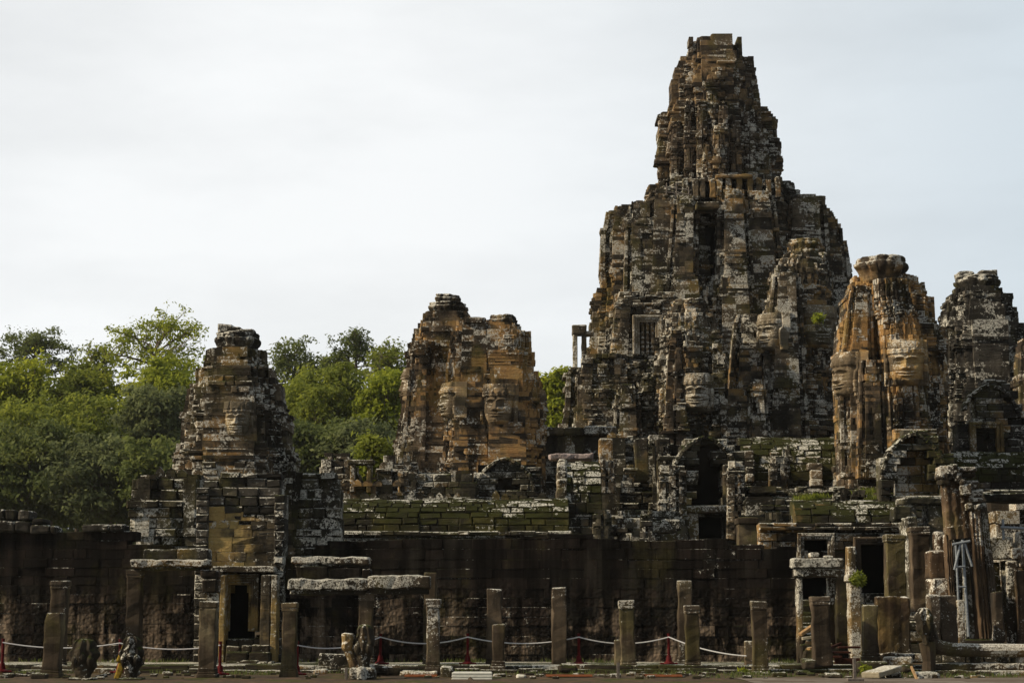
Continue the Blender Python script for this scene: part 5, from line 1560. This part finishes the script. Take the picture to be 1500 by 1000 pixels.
def leafy(name, label, px, py, Y, r, n, seed, mat='leaf_b', size=.16):
    g = np.random.default_rng(seed)
    x, z = at(px, py, Y)
    mb = MB(seed)
    t = thing(name, label, 'plant', (x, Y, z - r))
    for k in range(n):
        d = g.normal(0, 1, 3); d /= np.linalg.norm(d); c = np.array((x, Y, z)) + d * r * g.uniform(.2, 1) * np.array((1, .8, .9))
        a = g.normal(0, 1, 3); a /= np.linalg.norm(a); b = np.cross(a, d); b /= np.linalg.norm(b) + 1e-6
        s_ = size * g.uniform(.6, 1.3); i = len(mb.v)
        for q in (c - a * s_, c + b * s_ * .35, c + a * s_, c - b * s_ * .35): mb.v.append(tuple(q))
        mb.r += [float(g.random())] * 4; mb.f.append((i, i + 1, i + 2, i + 3))
    mb.build('foliage', mat, t)
    mb = MB(seed + 1); mb.tube([(x, Y, z - r), (x + .03, Y, z + r * .5)], .02, 5); mb.build('stem', 'barkd', t)
leafy('fern', 'bright green fern sprouting from the pier beside the white lichen jamb', 1257, 848, 66.6, .30, 260, 611, 'leaf_m', size=.12)
leafy('weed', 'low leafy weed at the foot of the last lone pillar', 1088, 985, 61.9, .22, 160, 613, size=.09)
leafy('weed', 'small leafy weed right of the T shaped stand', 1268, 980, 58.5, .2, 140, 615, size=.09)
leafy('weed', 'small green plant growing out of the stone beside the right turret face', 1199, 466, 117.4, .45, 120, 617, size=.2)

# ================================================================== TREES
def tree(name, label, px, pyt, wpx, hpx, Y, mat, seed, leaves=9000, open_=.25, size=.36, bark='barkd', group='forest trees behind the temple'):
    """px middle, pyt top row, wpx crown width, hpx crown height in pixels; grown trunk > limbs > branches > twigs, leaves at the twigs"""
    g = np.random.default_rng(seed)
    U = lambda a, b: float(g.uniform(a, b))
    x, zt = at(px, pyt, Y)
    rx = wpx / 2 / F * Y; hc = hpx / F * Y; zb = zt - hc
    t = thing(name, label, 'tree', (x, Y, 0), group)
    mb = MB(seed)
    r0 = max(.22, rx * .05)
    lx, ly = float(g.normal(0, rx * .08)), float(g.normal(0, rx * .08))
    base, fork, top = Vector((x, Y, 0)), Vector((x + lx, Y + ly, zb + hc * .12)), Vector((x + lx * .4, Y, zb + hc * .80))
    mb.tube([base, base.lerp(fork, .5) + Vector((lx * .2, 0, 0)), fork, fork.lerp(top, .5), top], [r0 * 1.3, r0, r0 * .8, r0 * .55, r0 * .2], 8)
    tips = []
    nl = int(round(7 + 9 * (1 - open_)))
    for k in range(nl):
        an = k * 2.39996 + U(-.4, .4)
        v = ((k + .5) / nl) ** .8                       # height order: low limbs first
        hz = zb + hc * (.10 + .86 * v) + U(-.06, .06) * hc
        w_ = math.sqrt(max(.06, 1 - ((v - .38) / .68) ** 2)) * U(.62, 1.02)
        tip = Vector((x + math.cos(an) * rx * w_, Y + math.sin(an) * rx * w_, hz))
        st_ = fork.lerp(top, min(.95, max(0, v * .9 - .12)))
        m = st_.lerp(tip, .5) + Vector((U(-.1, .1) * rx, U(-.1, .1) * rx, hc * U(0, .06)))
        mb.tube([st_, m, tip], [r0 * .5, r0 * .32, r0 * .1], 6)
        nb = int(round(5 + 4 * (1 - open_)))
        for q in range(nb):
            f = U(.30, 1.0)
            s_ = (st_.lerp(m, f * 2) if f < .5 else m.lerp(tip, f * 2 - 1))
            e = s_ + Vector((float(g.normal(0, .22)) * rx, float(g.normal(0, .22)) * rx, float(g.normal(.07, .09)) * hc))
            mb.tube([s_, s_.lerp(e, .5) + Vector((0, 0, .02 * hc)), e], [r0 * .2, r0 * .13, r0 * .05], 5, caps=False)
            for w2 in range(4):
                tw = e + Vector((float(g.normal(0, .085)) * rx, float(g.normal(0, .085)) * rx, float(g.normal(.02, .045)) * hc))
                if open_ > .25: mb.tube([s_.lerp(e, U(.4, .9)), tw], [r0 * .07, r0 * .03], 4, caps=False)
                tips.append((tw, v))
    for w2 in range(10): tips.append((top + Vector((float(g.normal(0, .16)) * rx, float(g.normal(0, .16)) * rx, U(.0, .20) * hc)), 1.0))
    mb.build('trunk', bark, t)
    C_ = np.array([tuple(c[0]) for c in tips]); nC = len(C_)
    tone = g.uniform(0, 1, nC) * .5 + .5 * np.clip((C_[:, 2] - zb) / hc, 0, 1)  # random clump tone, plus painted light: crown tops lighter, lower clumps darker
    wgt = g.uniform(.3, 1.0, nC) ** 1.5; wgt /= wgt.sum()
    idx = g.choice(nC, leaves, p=wgt)
    n = leaves
    off = g.normal(0, 1, (n, 3))
    sg = (.22 + rx * .045) * (1.2 - .75 * open_) * g.uniform(.6, 1.35, nC)
    P = C_[idx] + off * sg[idx][:, None] * np.array((1.15, 1.15, .62))
    Nn = off / (np.linalg.norm(off, axis=1)[:, None] + 1e-6) * .8 + np.array((0, 0, .45)) + g.normal(0, .45, (n, 3))
    A = np.cross(Nn, g.normal(0, 1, (n, 3))); A /= np.linalg.norm(A, axis=1)[:, None] + 1e-6
    B = np.cross(Nn, A); B /= np.linalg.norm(B, axis=1)[:, None] + 1e-6
    sz = (size * g.uniform(.55, 1.3, n))[:, None]
    V = np.stack([P - A * sz, P + B * sz * .5, P + A * sz, P - B * sz * .5], 1).reshape(-1, 3)
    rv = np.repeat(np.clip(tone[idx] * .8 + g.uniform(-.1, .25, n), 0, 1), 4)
    V = V - np.array((x, Y, 0))
    me = bpy.data.meshes.new('crown')
    me.vertices.add(len(V)); me.vertices.foreach_set("co", V.astype(np.float32).ravel())
    me.loops.add(n * 4); me.loops.foreach_set("vertex_index", np.arange(n * 4, dtype=np.int32))
    me.polygons.add(n); me.polygons.foreach_set("loop_start", np.arange(0, n * 4, 4, dtype=np.int32))
    me.update(calc_edges=True)
    a_ = me.attributes.new("rnd", 'FLOAT', 'POINT'); a_.data.foreach_set("value", rv.astype(np.float32))  # leaf value holds random tone and the painted top light
    me.polygons.foreach_set("use_smooth", np.zeros(n, dtype=bool))
    me.materials.append(MAT[mat])
    o = bpy.data.objects.new('crown', me); COL.objects.link(o); o.parent = t
    return t
# (label, px, top, width, height, Y, mat, leaves, open, bark)
TREES = [
    ('dark umbrella shaped tree with sky showing through, far left', 52, 488, 118, 66, 235, 'leaf_d', 9000, .42, 'barkd'),
    ('thin crowned tree leaning over the forest, between umbrella tree and tall airy tree', 142, 512, 78, 80, 225, 'leaf_m', 6500, .38, 'bark'),
    ('tall airy bright green tree with visible limbs, left of the gate tower', 234, 471, 158, 96, 220, 'leaf_b', 11000, .40, 'bark'),
    ('broad dark tree just right of the gate tower, sky between its limbs', 432, 505, 100, 90, 225, 'leaf_d', 9500, .46, 'barkd'),
    ('small dark rounded tree right of the broad dark one', 492, 522, 58, 62, 230, 'leaf_d', 6000, .40, 'barkd'),
    ('tallest sparse tree with thin branching stem before the twin towers', 520, 484, 66, 62, 228, 'leaf_d', 4200, .50, 'barkd'),
    ('airy green tree touching the left side of the twin towers', 566, 512, 86, 80, 218, 'leaf_m', 8500, .34, 'bark'),
    ('young bright green tree in the gap between twin towers and great tower', 818, 552, 70, 110, 190, 'leaf_b', 9000, .22, 'bark'),
    ('yellow green bushy tree at the far left edge', 28, 546, 130, 120, 205, 'leaf_b', 11000, .12, 'barkd'),
    ('mid green domed tree below the thin crowned one', 122, 548, 110, 110, 208, 'leaf_m', 10000, .12, 'barkd'),
    ('bright yellow green crown below the tall airy tree', 236, 545, 120, 110, 200, 'leaf_b', 12000, .14, 'barkd'),
    ('narrow grey green tree against the left flank of the gate tower', 222, 572, 110, 130, 192, 'leaf_g', 12000, .08, 'barkd'),
    ('wide olive tree in front of the left forest', 92, 598, 190, 150, 186, 'leaf_m', 16000, .06, 'bark'),
    ('dark low tree at the bottom left above the wall', 30, 640, 170, 150, 178, 'leaf_d', 14000, .06, 'barkd'),
    ('dark low tree with bare twigs above the left wall', 150, 652, 150, 140, 176, 'leaf_g', 13000, .10, 'bark'),
    ('shaded tree beside the left mossy wing', 238, 660, 120, 120, 174, 'leaf_d', 11000, .06, 'barkd'),
    ('large rounded olive tree filling the gap between gate tower and twin towers', 486, 560, 165, 142, 196, 'leaf_m', 17000, .06, 'bark'),
    ('yellow green tree leaning on the left side of the twin towers', 566, 562, 100, 120, 192, 'leaf_b', 11000, .12, 'bark'),
    ('bright sprig of a small tree behind the gate tower shoulder', 432, 572, 60, 80, 200, 'leaf_b', 6000, .2, 'bark'),
    ('dark under tree right of the gate tower', 462, 628, 140, 130, 178, 'leaf_d', 12000, .05, 'barkd'),
    ('greyish under tree above the small pavilion', 540, 630, 130, 120, 176, 'leaf_g', 12000, .08, 'bark'),
]
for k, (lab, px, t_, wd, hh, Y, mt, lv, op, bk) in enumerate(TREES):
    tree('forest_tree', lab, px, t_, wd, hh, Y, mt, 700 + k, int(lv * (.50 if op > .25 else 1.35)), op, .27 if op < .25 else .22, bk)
tree('young_tree', 'small yellow green sapling growing beside the small pavilion', 548, 642, 46, 60, 112, 'leaf_m', 760, 1700, .3, .2, 'bark', group=None)
tree('young_tree', 'low bright sapling seen through the small pavilion doorway', 530, 682, 34, 46, 112, 'leaf_b', 761, 1200, .2, .22, 'bark', group=None)
# far wood closing the view between the trunks
def far_wood():
    g = np.random.default_rng(77)
    n = 60000
    X = g.uniform(-95, 30, n); Yv = g.uniform(245, 262, n)
    top = np.array([AZ(590, 250) + 5 * mnoise.noise(Vector((x * .09, 1, 0))) for x in X])
    Z = g.uniform(0, 1, n) ** .8 * top
    P = np.stack([X, Yv, Z], 1)
    A = g.normal(0, 1, (n, 3)); A /= np.linalg.norm(A, axis=1)[:, None]
    B = np.cross(A, g.normal(0, 1, (n, 3))); B /= np.linalg.norm(B, axis=1)[:, None]
    sz = g.uniform(.4, .8, n)[:, None]
    mb = MB(1)
    V = np.stack([P - A * sz, P + B * sz * .6, P + A * sz, P - B * sz * .6], 1).reshape(-1, 3)
    mb.v = V; mb.f = np.arange(n * 4).reshape(-1, 4).tolist(); mb.r = np.repeat(g.uniform(0, .8, n), 4)
    return struct(mb.build('far_wood', 'leaf_d'), 'stuff')
far_wood()

# ================================================================== AIR
mb = MB(900)
x0, x1, y0, y1, z0, z1 = -160, 120, -8, 275, -1.2, 48
for (a, b, c) in ((x0, y0, z0), (x1, y0, z0), (x1, y1, z0), (x0, y1, z0), (x0, y0, z1), (x1, y0, z1), (x1, y1, z1), (x0, y1, z1)):
    mb.v.append((a, b, c)); mb.r.append(0)
mb.f += [(3, 2, 1, 0), (4, 5, 6, 7), (0, 1, 5, 4), (1, 2, 6, 5), (2, 3, 7, 6), (3, 0, 4, 7)]
hm = bpy.data.materials.new("thin_haze"); hm.use_nodes = True
for nn in list(hm.node_tree.nodes):
    if nn.type == 'BSDF_PRINCIPLED': hm.node_tree.nodes.remove(nn)
pv = hm.node_tree.nodes.new("ShaderNodeVolumePrincipled")
pv.inputs['Color'].default_value = (.93, .95, .93, 1)
pv.inputs['Density'].default_value = .00008
pv.inputs['Anisotropy'].default_value = .3
hm.node_tree.links.new(pv.outputs[0], hm.node_tree.nodes["Material Output"].inputs['Volume'])
struct(mb.build('haze', hm), 'stuff')
